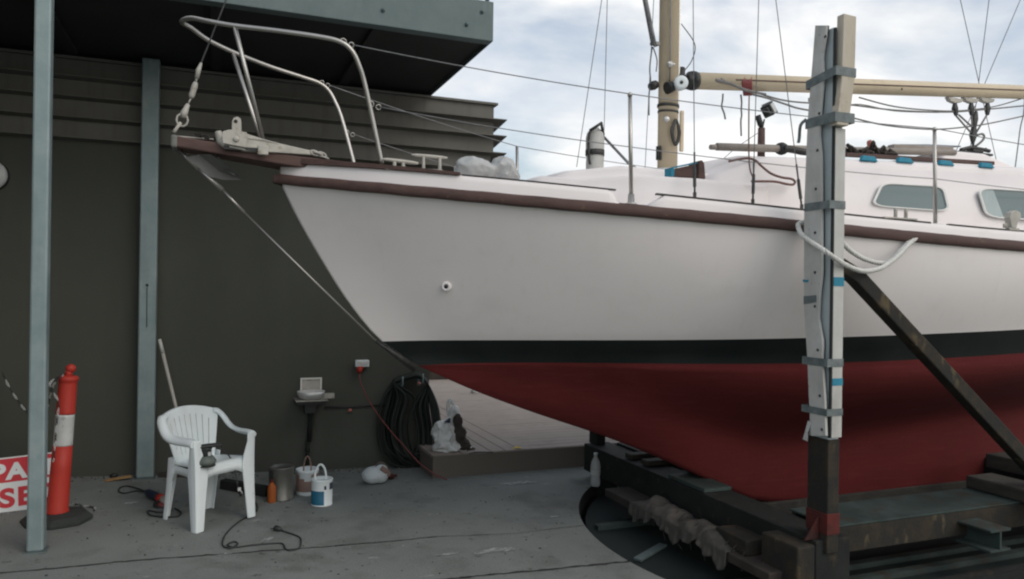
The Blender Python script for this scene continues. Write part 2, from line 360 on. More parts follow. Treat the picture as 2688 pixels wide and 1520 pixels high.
def groundline(pts, wd, n=24):
    P = [PG(*p) for p in pts]; q = []
    for i in range(len(P)-1):
        for k in range(n):
            c = P[i].lerp(P[i+1], k/n); q.append(c+Vector((0, random.uniform(-.006, .006), 0)))
    q.append(P[-1]); a = []; b = []
    for c in q:
        ww = wd*random.uniform(.5, 1.3); z = gz(c.x)+.004; a.append((c.x, c.y-ww/2, z)); b.append((c.x, c.y+ww/2, z))
    return MB().grid([a, b], 0, False)
structure(obj('ground_joint', groundline([(-30, 1446), (330, 1411), (700, 1384), (1100, 1350)], .013), m_joint))
structure(obj('ground_joint', groundline([(960, 1473), (1200, 1450), (1582, 1413)], .02), m_joint))
structure(obj('ground_joint', groundline([(1100, 1350), (1300, 1342), (1496, 1318)], .006), m_joint))

rs = random.Random(21)
for i, (px, py, sx_, sy_) in enumerate([(1245, 1385, .17, .045), (1205, 1391, .05, .03), (672, 1357, .035, .05), (1300, 1215, .20, .05), (1395, 1300, .07, .02), (560, 1395, .05, .02), (1120, 1395, .10, .02), (840, 1245, .06, .02), (330, 1265, .05, .03)]):
    c = PG(px, py); P = []
    for k in range(22):
        a = 2*math.pi*k/22; q = rs.uniform(.45, 1.15); P.append((c.x+sx_*q*math.cos(a)+sy_*q*math.sin(a)*.6, c.y+sy_*q*math.sin(a), gz(c.x)+.0035))
    b = MB(); b.add([(c.x, c.y, gz(c.x)+.0035)]+P, [(0, 1+k, 1+(k+1) % 22) for k in range(22)]); structure(obj('paint_splash', b, m_splash))
gr0 = MB(); rg_ = random.Random(4)
for k in range(700):
    if k < 320: X = rg_.uniform(-1.6, 1.85); Y = 7.08-abs(rg_.gauss(0, .10))
    else: X = rg_.uniform(-2.2, 2.4); Y = rg_.uniform(3.3, 7.0)
    if (X-TC.x)**2+(Y-TC.y)**2 < (TR+.05)**2: continue
    r = rg_.uniform(.0025, .008)*(1.4 if k < 320 else 1); c = Vector((X, Y, gz(X)+.002)); a0 = rg_.uniform(0, 6)
    P = [c+Vector((r*math.cos(a0+q)*rg_.uniform(.6, 1.3), r*math.sin(a0+q)*rg_.uniform(.6, 1.3), 0)) for q in (0, 1.3, 2.6, 3.9, 5.2)]; T = c+Vector((0, 0, r*rg_.uniform(.5, 1.)))
    gr0.add(P+[T], [(q, (q+1) % 5, 5) for q in range(5)], rg_.choice((0, 0, 1)))
go = obj('grit', gr0, [m_joint, m_splash]); go['kind'] = 'stuff'; tag(go, 'scattered grit and flakes on the concrete and along the wall foot', 'grit')
dk = thing('timber_deck', 'low grey timber deck with a taupe front edge beyond the yacht bow', 'deck', (2.6, 6.53, -.03))
DZ = .165; b = MB(); x0 = 1.83
x = x0
while x < 2.72:
    b.bb((x, 6.535 if x > 2.0 else 6.535, DZ-.025), (x+.135, 7.04 if x < 1.9 else 12, DZ+random.uniform(-.001, .0015))); x += .141
obj('decking', b, m_plank, dk, bevel=.003)
b = MB(); y = 6.535
while y < 12:
    b.bb((2.70, y, DZ-.025), (9.0, y+.135, DZ+random.uniform(-.001, .0015))); y += .141
obj('decking', b, m_plank, dk, bevel=.003)
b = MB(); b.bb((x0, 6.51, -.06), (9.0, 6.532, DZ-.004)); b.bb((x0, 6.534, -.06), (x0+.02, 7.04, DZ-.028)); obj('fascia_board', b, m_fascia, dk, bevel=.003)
pl = MB(); pl.bb((1.99, 12.1, -.05), (9.5, 12.4, .34)); o = obj('planter_wall', pl, m_teak_d, None, (2, 12.2, 0), bevel=.01); tag(o, 'low dark planter wall along the back of the timber deck', 'planter')
for i, (xx, s) in enumerate([(2.55, .8), (2.95, 1.), (3.4, 1.1), (4.1, 1.), (5., 1.1)]):
    lf = MB()
    for k in range(int(240*s)):
        c = Vector((xx+max(-.09, min(.09, random.gauss(0, .05))), 12.1+max(-.07, min(.07, random.gauss(0, .04))), .38+min(.2, abs(random.gauss(0, .08)))*s)); d = Vector((random.gauss(0, 1), random.gauss(0, 1), random.gauss(0, .6))).normalized(); e1 = d.orthogonal().normalized()
        ln = random.uniform(.05, .1); lf.add([c, c+d*ln*.5+e1*ln*.25, c+d*ln, c+d*ln*.5-e1*ln*.25], [(0, 1, 2, 3)])
    lf.tube([(xx, 12.2, .3), (xx, 12.15, .5)], .012, 5)
    tag(obj('leafy_plant', lf, m_leaf, None, (xx, 12.2, .3), fixn=False), 'small green leafy plant in the planter behind the deck', 'plant', 'plants along the back of the deck')
pl = MB(); p = PZ(1300, 1127, DZ+.004); pl.add([p+Vector(a) for a in ((-.05, 0, 0), (0, .03, .012), (.06, .005, .004), (.01, -.035, .008))], [(0, 1, 2, 3)]); tag(obj('fallen_leaf', pl, m_yel, None, p), 'yellow fallen leaf lying on the deck boards', 'leaf')

# ================================================================== workshop with balcony
WY = 7.1; WX = 1.945
ws = thing('workshop_building', 'dark taupe workshop wall with ribbed grey cladding along its top', 'building', (0, WY, 0))
b = MB(); b.bb((-7, WY, -.2), (WX, WY+4, 2.85)); obj('wall', b, m_wall, ws)
b = MB(); b.bb((-7.2, 3.4, -.25), (-2.335, WY+.8, 5.2)); obj('added_shade_wall', b, m_wall, ws)  # unseen block added left of the view to shade the wall
zs = [2.85, 3.017, 3.187, 3.35, 3.515]
CX = 2.60
for i in range(4):
    b = MB(); z0, z1 = zs[i]+.012, zs[i+1]-.012
    b.bb((-2.34, WY+.012, z0), (CX-.02 if i else CX-.05, WY+.6, z1)); obj('cladding_board', b, m_clad, ws, bevel=.004)
for i in range(4):
    b = MB(); z = zs[i]
    lp = [(-2.3, WY+.3, z+.011), (-2.3, WY-.085, z+.005), (-2.3, WY-.085, z-.004), (-2.3, WY+.3, z-.055)]
    b.prism(lp, (CX+.085+2.3, 0, 0)); 
    obj('drip_ledge', b, m_clad, ws)
b = MB(); b.bb((-2.34, WY-.02, 3.503), (CX+.015, WY+.65, 3.527)); obj('cap_flashing', b, m_clad, ws, bevel=.003)
bal = thing('balcony', 'galvanised steel framed balcony overhanging the workshop wall', 'balcony', (0, 5.41, 3.545))
BX = 1.945; BY = 5.40; BZ = 3.545
b = MB(); b.bb((-2.34, BY, BZ), (BX, BY+.012, BZ+.30)); b.bb((-2.34, BY+.012, BZ), (BX, BY+.10, BZ+.012)); b.bb((-2.34, BY+.012, BZ+.288), (BX, BY+.10, BZ+.30)); obj('fascia_beam', b, m_galv_d, bal, bevel=.004)
b = MB(); b.bb((BX-.012, BY+.102, BZ), (BX, WY+.6, BZ+.30)); obj('side_beam', b, m_galv_d, bal, bevel=.004)
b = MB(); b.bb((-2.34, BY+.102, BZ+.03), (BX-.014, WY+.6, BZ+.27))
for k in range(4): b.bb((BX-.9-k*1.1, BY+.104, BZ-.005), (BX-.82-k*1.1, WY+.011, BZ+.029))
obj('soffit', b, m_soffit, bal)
for px, py in ((963, 26), (1173, 62), (1212, 30)):
    p = PY(px, py, BY); b = MB(); b.lathe(p, [(.016, 0), (.016, .008), (.009, .012), (.009, .02)], 6, (0, -1, 0)); obj('bolt', b, m_galv_d, bal)
p = PY(1225, 3, BY+.03); b = MB(); b.tube([(p.x, p.y, BZ+.30), (p.x, p.y, BZ+1.3)], .017, 10); obj('railing_post', b, m_galv, bal)
b = MB()
for zz in (BZ+.6, BZ+.95, BZ+1.3): b.tube([(-2.34, BY+.03, zz), (p.x, BY+.03, zz)], .015, 8)
obj('railing', b, m_galv, bal)
# posts holding the balcony
def post(px, py, wx, wy, label, top):
    g = PG(px, py); t = thing('steel_post', label, 'post', (g.x, g.y+wy/2, g.z), 0, 'galvanised posts carrying the balcony')
    b = MB(); x, y, z = g.x, g.y+wy/2, g.z
    b.bb((x-wx/2, y-wy/2, z+.008), (x+wx/2, y+wy/2, top)); obj('shaft', b, m_galv if wy > .05 else m_galv, t, bevel=.012)
    b = MB(); b.bb((x-wx/2-.012, y-wy/2-.012, z), (x+wx/2+.012, y+wy/2+.012, z+.008)); obj('base_plate', b, m_galv_d, t)
    return t, Vector((x, y, z))
tp, q = post(87, 1392, .089, .089, 'bluish galvanised steel post nearest the camera at the far left', BZ+.005)
tp2, q2 = post(364, 1205, .135, .11, 'galvanised steel post against the dark wall behind the white chair', BZ+.0)
b = MB(); p = PY(370, 717, q2.y-.055); b.lathe(p, [(.012, 0), (.010, .01)], 8, (0, -1, 0)); b.tube([p+Vector((0, -.004, -.02)), p+Vector((.002, -.004, -.35))], .003, 5); obj('bolt', b, m_dk, tp2)

# ---- things on and along the wall
p = PY(-24, 440, WY-.03); b = MB(); b.lathe(p, [(.115, 0), (.12, .02), (.105, .045), (.05, .06), (.001, .062)], 28, (0, -1, 0))
lt = thing('round_wall_fitting', 'pale round fitting on the dark wall, cut off by the left edge', 'wall fitting', p); obj('cover', b, m_refl, lt)
b = MB(); b.lathe(p+Vector((0, .03, 0)), [(.125, 0), (.125, .03)], 28, (0, -1, 0)); obj('base', b, m_dk, lt)

# outlet with red plug and cord
p = PY(909, 914, WY); so_ = thing('power_outlet', 'white weatherproof power outlet on the dark wall with a red plug', 'outlet', p)
b = MB(); b.box(p+Vector((0, -.028, .004)), (.125, .055, .062)); obj('housing', b, m_wht, so_, bevel=.006)
b = MB(); b.box(p+Vector((0, -.057, .006)), (.105, .006, .04)); obj('cover', b, m_refl, so_, bevel=.003)
pp = PY(904, 928, WY-.06)
b = MB(); b.lathe(pp+Vector((0, 0, .018)), [(.018, 0), (.026, -.01), (.024, -.04), (.012, -.055)], 12); b.box(pp+Vector((.012, .02, .015)), (.05, .03, .025))
cr = thing('extension_cord', 'thin red extension cord running from the wall outlet down to the ground', 'cord', pp)
obj('plug', b, m_orange, cr)
cpts = [pp+Vector((0, 0, -.04)), PY(908, 965, 7.02), PY(935, 1020, 6.99), PY(975, 1075, 6.90), PY(1010, 1115, 6.80), PY(1050, 1160, 6.62), PY(1078, 1182, 6.495), PY(1100, 1196, 6.47), PG(1125, 1206, .006)]
b = MB(); b.tube(cat(cpts, 6), .0048, 6); obj('cable', b, m_cordr, cr)

# wash basin on a stand pipe
bp = PY(783, 990, WY); wb = thing('wash_basin', 'small steel wash basin on the dark wall above a stand pipe', 'basin', bp)
a = PY(757, 952, WY-.012); c = PY(807, 981, WY-.012)
b = MB(); b.bb((a.x, WY-.012, c.z), (c.x, WY-.001, a.z)); obj('splashback', b, m_alloy, wb, bevel=.003)
b = MB(); b.ringplate([(a.x-.006, WY-.013, c.z-.006), (c.x+.006, WY-.013, c.z-.006), (c.x+.006, WY-.013, a.z+.006), (a.x-.006, WY-.013, a.z+.006)], [(a.x+.008, WY-.013, c.z+.008), (c.x-.008, WY-.013, c.z+.008), (c.x-.008, WY-.013, a.z-.008), (a.x+.008, WY-.013, a.z-.008)], (0, -.01, 0)); obj('splashback_frame', b, m_alu, wb)
c = PY(782, 985, WY-.14)
b = MB(); b.lathe(c+Vector((0, 0, -.07)), [(.05, 0), (.10, .015), (.118, .05), (.122, .075), (.114, .075), (.10, .045), (.02, .02)], 24); obj('bowl', b, m_alu, wb)
b = MB(); b.bb((c.x-.14, WY-.24, c.z-.075), (c.x+.14, WY-.005, c.z-.066)); b.bb((c.x+.10, WY-.26, c.z-.05), (c.x+.19, WY-.22, c.z-.005)); obj('shelf', b, m_alloy, wb, bevel=.002)
b = MB(); b.bb((c.x-.13, WY-.2, c.z-.11), (c.x+.13, WY-.01, c.z-.078)); b.bb((c.x-.05, WY-.12, c.z-.20), (c.x+.05, WY-.01, c.z-.112)); obj('bracket', b, m_dk, wb, bevel=.004)
s1 = PY(783, 1020, WY-.05); s2 = PY(772, 1185, WY-.05); mid = s1.lerp(s2, .55)
b = MB(); b.tube([s1, mid], .022, 10); b.tube([mid+Vector((-.012, 0, .01)), s2+Vector((0, 0, -.05))], .016, 10); b.lathe(mid+Vector((-.012, 0, -.09)), [(.021, 0), (.021, .03)], 10); obj('pipe', b, m_blk_steel, wb)
cnd = MB(); cnd.tube([PY(815, 1024, WY-.012), PY(870, 1024, WY-.012), PY(1000, 1016, WY-.012)], .008, 6); tag(obj('wall_pipe', cnd, m_dk, None, PY(900, 1020, WY)), 'thin dark pipe running along the wall from the basin to the hose', 'pipe')
p = PY(880, 1032, WY-.015); b = MB(); b.ball(p, (.022, .015, .018), 8); tag(obj('wall_tap', b, m_pink, None, p), 'small faded red tap handle on the dark wall under the pipe', 'tap')

# hose coil on two hooks
h1 = PY(1003, 945, WY); h2 = PY(1053, 938, WY)
for i, h in enumerate((h1, h2)):
    hk = MB(); hk.tube(cat([h+Vector((0, 0, -.09)), h+Vector((0, -.05, -.09)), h+Vector((0, -.15, -.075)), h+Vector((0, -.16, .01))], 5), .008, 6); hk.box(h+Vector((0, -.006, -.09)), (.03, .01, .06))
    tag(obj('hose_hook', hk, m_galv, None, h), ('left' if i == 0 else 'right')+' steel hook holding up the coiled hose', 'hook')
hs = MB(); rnd = random.Random(3)
for k in range(34):
    t = k/33; y = WY-.03-.10*rnd.random(); l = rnd.uniform(950, 990) if k % 2 else rnd.uniform(985, 1030); rr_ = rnd.uniform(1090, 1108) if k % 3 else rnd.uniform(1050, 1090)
    bt = rnd.uniform(1150, 1186); mid = (l+rr_)/2; tl = rnd.uniform(-4, 8)
    q = [PY(1006, 951+tl, y), PY(1030, 944+tl, y), PY(1052, 942+tl, y), PY(1075, 965, y), PY(rr_-8, 1020, y), PY(rr_, 1080, y), PY(rr_-2, 1130, y-.02), PY(rr_-22, bt-15, y-.02), PY(mid, bt, y-.02), PY(l+22, bt-16, y-.02), PY(l+2, 1110, y), PY(l, 1060, y), PY(l+14, 1000, y), PY(990, 962+tl, y)]
    cc = cat(q+[q[0]], 5)[:-1]; hs.tube(cc, .0105, 7, closed=True)
hs.tube(cat([PY(1108, 1090, 6.98), PY(1110, 1130, 6.9), PY(1102, 1160, 6.7), PG(1088, 1197, .012)], 5), .0105, 7)
tag(obj('garden_hose', hs, m_hose, None, h1.lerp(h2, .5)), 'dark green hose coiled over two hooks on the wall corner', 'hose')
p = PY(1054, 1004-40, WY-.16); b = MB(); b.ball(p, (.016, .014, .016), 8); tag(obj('hose_nozzle', b, m_pink, None, p), 'small pink red hose end by the right hook', 'nozzle')

# broom handle
b0 = PG(486, 1205); b1 = PY(401, 853, q2.y-.01)
br = thing('broom_handle', 'pale wooden pole leaning beside the rear post behind the chair', 'pole', b0)
b = MB(); b.tube([b0, b1.lerp(b0, .1)], .0135, 10); obj('shaft', b, m_greyw, br); b = MB(); b.tube([b1.lerp(b0, .0995), b1], [.0155, .013], 10); obj('grip', b, m_pad, br)

# ================================================================== traffic bollards, chain, sign
def chain(pts, a=.012, r=.0023):
    P = cat(pts, 40); mb = MB(); acc = [P[0]]; d = 0
    for i in range(1, len(P)):
        d += (P[i]-P[i-1]).length
        if d >= a*1.35: acc.append(P[i]); d = 0
    for i in range(len(acc)-1):
        c = (acc[i]+acc[i+1])/2; t = (acc[i+1]-acc[i]).normalized(); n = t.orthogonal().normalized(); s = t.cross(n)
        if i % 2: n, s = s, -n
        mb.tube([c+t*(math.cos(q)*a)+n*(math.sin(q)*a*.5) for q in [2*math.pi*k/10 for k in range(10)]], r, 5, (i//3) % 2, closed=True)
    return mb
bg_ = PG(143, 1310)
bl = thing('traffic_bollard', 'leaning orange red bollard with white band right of the nearest post', 'bollard', (bg_.x, bg_.y, bg_.z), 0, 'orange red chained bollards')
b = MB(); b.lathe(bg_, [(.215, 0), (.215, .022), (.18, .05), (.09, .062)], 8, (0, 0, 1), 0, False); obj('base', b, m_rub, bl, bevel=.004)
ax = Vector((.062, -.01, .998)); base = bg_+Vector((0, 0, .05))
b = MB(); b.lathe(base, [(.069, 0), (.071, .02), (.066, .035), (.062, .30), (.059, .46)], 28, ax); b.lathe(base, [(.058, .67), (.0615, .68), (.058, .695), (.055, .875), (.055, .888), (.062, .895), (.062, .915), (.054, .925), (.02, .93)], 28, ax); obj('body', b, m_orange, bl)
b = MB(); b.lathe(base, [(.0588, .4605), (.0592, .47), (.057, .65), (.058, .6695)], 28, ax); obj('reflective_band', b, m_refl, bl)
b = MB(); tq = base+ax*.93; b.lathe(tq, [(.026, -.005), (.022, .02), (.02, .03)], 14, ax); b.ball(tq+Vector((.012, 0, .045)), (.033, .03, .03), 14); obj('knob', b, m_orange, bl)
lbl = PG(-52, 1278)
bl2 = copy_tree(bl, (lbl.x-.05, lbl.y, lbl.z), 'orange red bollard almost wholly cut off by the left edge')
t1 = tq+Vector((-.02, -.05, .01))
ch = chain([PY(6, 938, lbl.y), PY(30, 985, lbl.y), PY(72, 1040, lbl.y-.1), PY(110, 1048, lbl.y-.15), t1+Vector((-.06, 0, -.07)), t1], .012)
tag(obj('plastic_chain', ch, [m_dk, m_refl], None, t1), 'black and white chain sagging between the two bollards', 'chain', 'plastic chains on the bollards')
ch = chain([t1+Vector((-.01, -.02, 0)), t1+Vector((-.075, -.04, -.06)), PY(146, 1010, bg_.y-.12), PY(143, 1060, bg_.y-.12), PY(136, 1140, bg_.y-.13), PY(133, 1165, bg_.y-.13)], .012)
tag(obj('plastic_chain', ch, [m_dk, m_refl], None, t1), 'black and white chain hanging down the side of the leaning bollard', 'chain', 'plastic chains on the bollards')
ch = chain([bg_+Vector((.12, .1, .07)), PG(185, 1268, .07), PG(205, 1272, .01), PG(225, 1274, .01), PG(239, 1277, .01), PG(236, 1284, .01)], .012)
tag(obj('plastic_chain', ch, [m_dk, m_refl], None, PG(200, 1270)), 'end of black and white chain lying on the concrete behind the bollard', 'chain', 'plastic chains on the bollards')
# sign leaning behind the bollard
sr = PG(172, 1269); dep = Vector((math.sin(YAW), math.cos(YAW), 0)); lat = Vector((math.cos(YAW), -math.sin(YAW), 0))
u = (lat*.74+dep*.67).normalized(); nrm = Vector((u.y, -u.x, 0)); zv = (Vector((0, 0, 1))-nrm*.18).normalized()
SH = .385; SW = 1.25
sg = thing('car_park_sign', 'red and white car park closed sign leaning at the left edge', 'sign', sr)
def sp(a, h, o=0.): return sr+u*(-a)+zv*h+nrm*o
b = MB(); b.prism([sp(0, 0), sp(SW, 0), sp(SW, SH), sp(0, SH)], -nrm*.006); obj('panel', b, m_signw, sg)
b = MB(); b.prism([sp(.006, SH*.56, .001), sp(SW-.006, SH*.56, .001), sp(SW-.006, SH-.008, .001), sp(.006, SH-.008, .001)], -nrm*-.001); obj('red_field', b, m_signr, sg)
for txt, size, h, mt, off in (('CAR PARK', .158, SH*.62, m_signw, .005), ('CLOSED', .183, SH*.135, m_signr, .006)):
    tm = text_mesh(txt, size*.94, .0065)
    xmax = max(v.x for v in tm.v)
    for v in tm.v:
        q_ = sp((.004 if txt[0:2] == 'CA' else .058)-(v.x-xmax)*1.13, h+v.y, .0035+v.z); v.xyz = q_
    obj('lettering', tm, mt, sg)
# ================================================================== yacht
CY = 4.7
yacht = thing('sailing_yacht', 'white sailing yacht with black boot stripe and red underbody on a cradle', 'yacht', (4., CY, .1))
bs = pchip([.35, .45, .6, .88, 1.3, 1.8, 2.4, 3.0, 3.7, 4.5, 5.5, 6.5, 7.4, 8.0], [0.012, .10, .22, .42, .64, .83, .99, 1.10, 1.17, 1.21, 1.20, 1.10, .93, .78])
def onskin(x, y, bf):
    d = ray(x, y); lo, hi = 2.0/d.y, CY/d.y
    for _ in range(60):
        t = (lo+hi)/2; p = EYE+d*t
        if p.y < CY-bf(p.x) if p.x > .35 else True: lo = t
        else: hi = t
    return EYE+d*lo
def curve_z(pts, bf, tail):
    P = [onskin(x, y, bf) for x, y in pts]; P.sort(key=lambda p: p.x); xs = [P[0].x]; zs_ = [P[0].z]
    for p in P[1:]:
        if p.x > xs[-1]+.02: xs.append(p.x); zs_.append(p.z)
    zl = zs_[-1]
    for X, dz in tail: xs.append(X); zs_.append(zl+dz)
    return poly(xs, zs_, min(5, len(xs)-2))
tailx = [(5.9, -.01), (7.0, .03), (8.0, .09)]
rt_top = [(705, 438), (850, 450), (1000, 463), (1300, 487), (1560, 513), (1800, 534), (2010, 553), (2200, 571), (2400, 590), (2575, 606)]
rt_bot = [(705, 464), (850, 477), (1000, 492), (1300, 517), (1560, 543), (1800, 565), (2010, 583), (2200, 600), (2400, 618), (2575, 633)]
z_rt = curve_z(rt_top, bs, tailx); z_rb = curve_z(rt_bot, bs, tailx)
stem_px = [(708, 464), (742, 536), (803, 644), (883, 769), (960, 858), (1052, 920)]
prof_px = [(1052, 920), (1200, 985), (1350, 1040), (1500, 1090), (1650, 1148), (1800, 1217), (1865, 1245), (1950, 1252), (2100, 1248), (2300, 1231), (2575, 1196)]
SP = [PY(x, y, CY) for x, y in stem_px]; PP = [PY(x, y, CY) for x, y in prof_px]
stemX = pchip([p.z for p in SP][::-1], [p.x for p in SP][::-1])
pxs = [p.x for p in PP]; pzs = [p.z for p in PP]
print('keel z', pzs, 'X', pxs)
z_prof = pchip(pxs+[7.2, 7.9], pzs+[pzs[-1]+.02, pzs[-1]+.35])
X1, X2 = SP[4].x, SP[5].x
bw = pchip([X1, X1+.25, X1+.6, X1+1.1, X1+1.7, X1+2.3, X1+3.1, X1+4.1, X1+5.1, 7.2, 8.0], [.012, .10, .27, .50, .73, .89, 1.02, 1.08, 1.04, .75, .5])
bw2 = pchip([X2, X2+.25, X2+.6, X2+1.1, X2+1.7, X2+2.3, X2+3.1, X2+4.1, X2+5., 7.2, 8.0], [.010, .085, .23, .44, .66, .82, .96, 1.02, .97, .66, .42])
zw = curve_z([(960, 858), (1100, 857), (1200, 856), (1500, 855), (1800, 853), (2050, 850), (2300, 842), (2575, 828)], lambda X: bw(max(X, X1)), [(6., .02), (7., .04), (8., .07)])
zw2 = curve_z([(1052, 920), (1100, 916), (1200, 913), (1500, 914), (1800, 914), (2100, 912), (2300, 905), (2575, 888)], lambda X: bw2(max(X, X2)), [(6., .02), (7., .04), (8., .07)])
XE = 7.9; NU = 72
us = [(i/(NU-1))**1.55 for i in range(NU)]
def srow(k):   # key rows: stations from stem to stern
    x0 = (SP[0].x, X1, X2)[k]; o = []
    for q in us:
        X = x0+(XE-x0)*q
        if k == 0: o.append((X, bs(X), z_rt(X)-.004))
        elif k == 1: o.append((X, bw(X), zw(X)))
        else: o.append((X, bw2(X), zw2(X)))
    return o
R0, R1, R2 = srow(0), srow(1), srow(2)
rowsN = []; rowmat = []
NT = 14
for j in range(NT+1):
    t = j/NT; row = []
    for i in range(NU):
        a, c = R0[i], R1[i]; z = a[2]+(c[2]-a[2])*t
        if i == 0: X = stemX(z) if z < SP[0].z else SP[0].x
        else:
            f = us[i]; zz = R0[0][2]+(R1[0][2]-R0[0][2])*t; xs0 = stemX(zz) if zz < SP[0].z else SP[0].x; X = xs0+(XE-xs0)*f
        mixb = a[1]+(c[1]-a[1])*t
        fl = .045*math.sin(math.pi*t)*min(1, us[i]*3.5)*(1 if us[i] > .28 else (us[i]/.28*2-1))
        row.append((X, max(.010, mixb+fl), z))
    rowsN.append(row); rowmat.append(0)
for j in range(1, 3):
    t = j/2; rowsN.append([(R1[i][0]+(R2[i][0]-R1[i][0])*t, R1[i][1]+(R2[i][1]-R1[i][1])*t, R1[i][2]+(R2[i][2]-R1[i][2])*t) for i in range(NU)]); rowmat.append(1)
NB = 26
def sstep(x): x = max(0, min(1, x)); return x*x*(3-2*x)
def wine(zf, B, kt):
    # zf 0 at stripe .. 1 at keel bottom; round bilge then hollow into a fin
    k = kt
    if zf < k:
        q = zf/k; return .17+(B-.17)*(.5*(1+math.cos(math.pi*q**1.15)))
    q = (zf-k)/(1-k); return .17-.045*q
for j in range(1, NB+1):
    zf = j/NB; row = []
    for i in range(NU):
        X = R2[i][0]; B = R2[i][1]; zt_ = R2[i][2]; zb = z_prof(X); h = max(0, zt_-zb)
        v = B*(1-zf)**.9 + .012
        v = B*max(0, 1-zf**1.35)*(1-.22*math.sin(math.pi*zf)) + .05*sstep((X-2.2)/.8)+.008
        kt = .66-.12*sstep((X-3.8)/2.2)
        g = sstep((X-2.3)/1.5)
        row.append((X, (1-g)*v+g*wine(zf, max(B, .18), kt), zt_-h*zf))
    rowsN.append(row); rowmat.append(2)
near = [[(X, CY-bb_, z) for X, bb_, z in r] for r in rowsN]; far = [[(X, CY+bb_, z) for X, bb_, z in r] for r in rowsN]
hb = MB(); fm = lambda r: 0 if r < NT else (1 if r < NT+2 else 2)
hb.grid(near, fm); hb.grid(far, fm)
# close: stem, keel bottom, transom
nR = len(near)
hb.grid([[near[r][0] for r in range(nR)], [far[r][0] for r in range(nR)]], 0)
hb.grid([near[-1], far[-1]], 2)
for r in range(nR-1): hb.add([near[r][-1], far[r][-1], far[r+1][-1], near[r+1][-1]], [(0, 1, 2, 3)], fm(r))
def weld(mb, eps=1e-4):
    key = {}; mp_ = []; nv = []
    for v in mb.v:
        k = (round(v.x/eps), round(v.y/eps), round(v.z/eps))
        if k not in key: key[k] = len(nv); nv.append(v)
        mp_.append(key[k])
    nf = []; nm = []; ns = []
    for f, mi, s in zip(mb.f, mb.mi, mb.sm):
        g = []
        for i in f:
            if mp_[i] not in g: g.append(mp_[i])
        if len(g) > 2: nf.append(g); nm.append(mi); ns.append(s)
    mb.v, mb.f, mb.mi, mb.sm = nv, nf, nm, ns; return mb
hull = obj('hull', weld(hb), [m_gel, m_boot, m_red], yacht)
# through-hull fitting
tp_ = PY(1123, 720, 3.0)
def onhull(x, y):
    def bf(X):
        return 0
    d = ray(x, y); best = None
    for n in range(400):
        p = EYE+d*((2.8+1.9*n/400)/d.y)
        # half breadth at this X and z by lerp between sheer and stripe
        if p.x < .36: continue
        za, zb_ = z_rt(p.x), zw(max(p.x, X1)); t = min(1, max(0, (za-p.z)/(za-zb_)))
        xs0 = stemX(p.z); q = (p.x-xs0)/(XE-xs0)
        if q <= 0: continue
        XA = SP[0].x+(XE-SP[0].x)*q; XB = X1+(XE-X1)*q
        bb_ = bs(XA)+(bw(XB)-bs(XA))*t
        if p.y >= CY-bb_: return p
    return p
p = onhull(1123, 720); b = MB(); nx = Vector((-.45, -.9, -.1)).normalized()
b.lathe(p, [(.03, -.03), (.03, .012), (.026, .018), (.014, .02), (.012, .004)], 20, nx); obj('through_hull_fitting', b, m_deckw, hull)
b = MB(); b.lathe(p, [(.012, .019), (.0118, .0215)], 12, nx); obj('through_hull_hole', b, m_dk, hull)
# rub rail
def xrange(a, c, n): return [a+(c-a)*i/(n-1) for i in range(n)]
def rail(side):
    mb = MB(); rr = []
    Xs = [.345+(XE-.345)*(q**1.5) for q in [i/89 for i in range(90)]]
    for i, X in enumerate(Xs):
        Xc = max(X, .352); B = bs(Xc); zt_, zb = z_rt(Xc), z_rb(Xc); e = .034
        sg_ = -1 if side == 'near' else 1
        zz = [(0., zt_), (e*.7, zt_-.004), (e, zt_-.014), (e, zb+.012), (e*.7, zb+.003), (0., zb)]
        # outward normal in plan
        db = (bs(Xc+.02)-bs(Xc))/.02; nx_ = Vector((-db, 1)).normalized() if X > .36 else Vector((-.9, .43))
        wob = .0012*math.sin(X*23)
        rr.append([(X+nx_[0]*d, CY+sg_*(B+nx_[1]*d), z+wob) for d, z in zz])
    mb.grid([list(c) for c in rr]); mb.f.append([len(mb.v)-6+k for k in range(6)]); mb.mi.append(0); mb.sm.append(False)
    return mb
for s in ('near', 'far'): obj('rub_rail', rail(s), m_teak, yacht)
b = MB(); p = PY(708, 452, CY); b.ball((p.x+.02, CY, p.z), (.05, .06, (z_rt(.36)-z_rb(.36))/2), 12); obj('stem_knob', b, m_teak, yacht)
# deck
b = MB(); Xs = xrange(.36, XE, 50); b.grid([[(X, CY-(bs(X)-.02)*q, z_rt(X)+.006+.05*(1-q*q)) for q in (1, .75, .5, .25, 0, -.25, -.5, -.75, -1)] for X in Xs]); obj('deck', b, m_deckw, yacht)
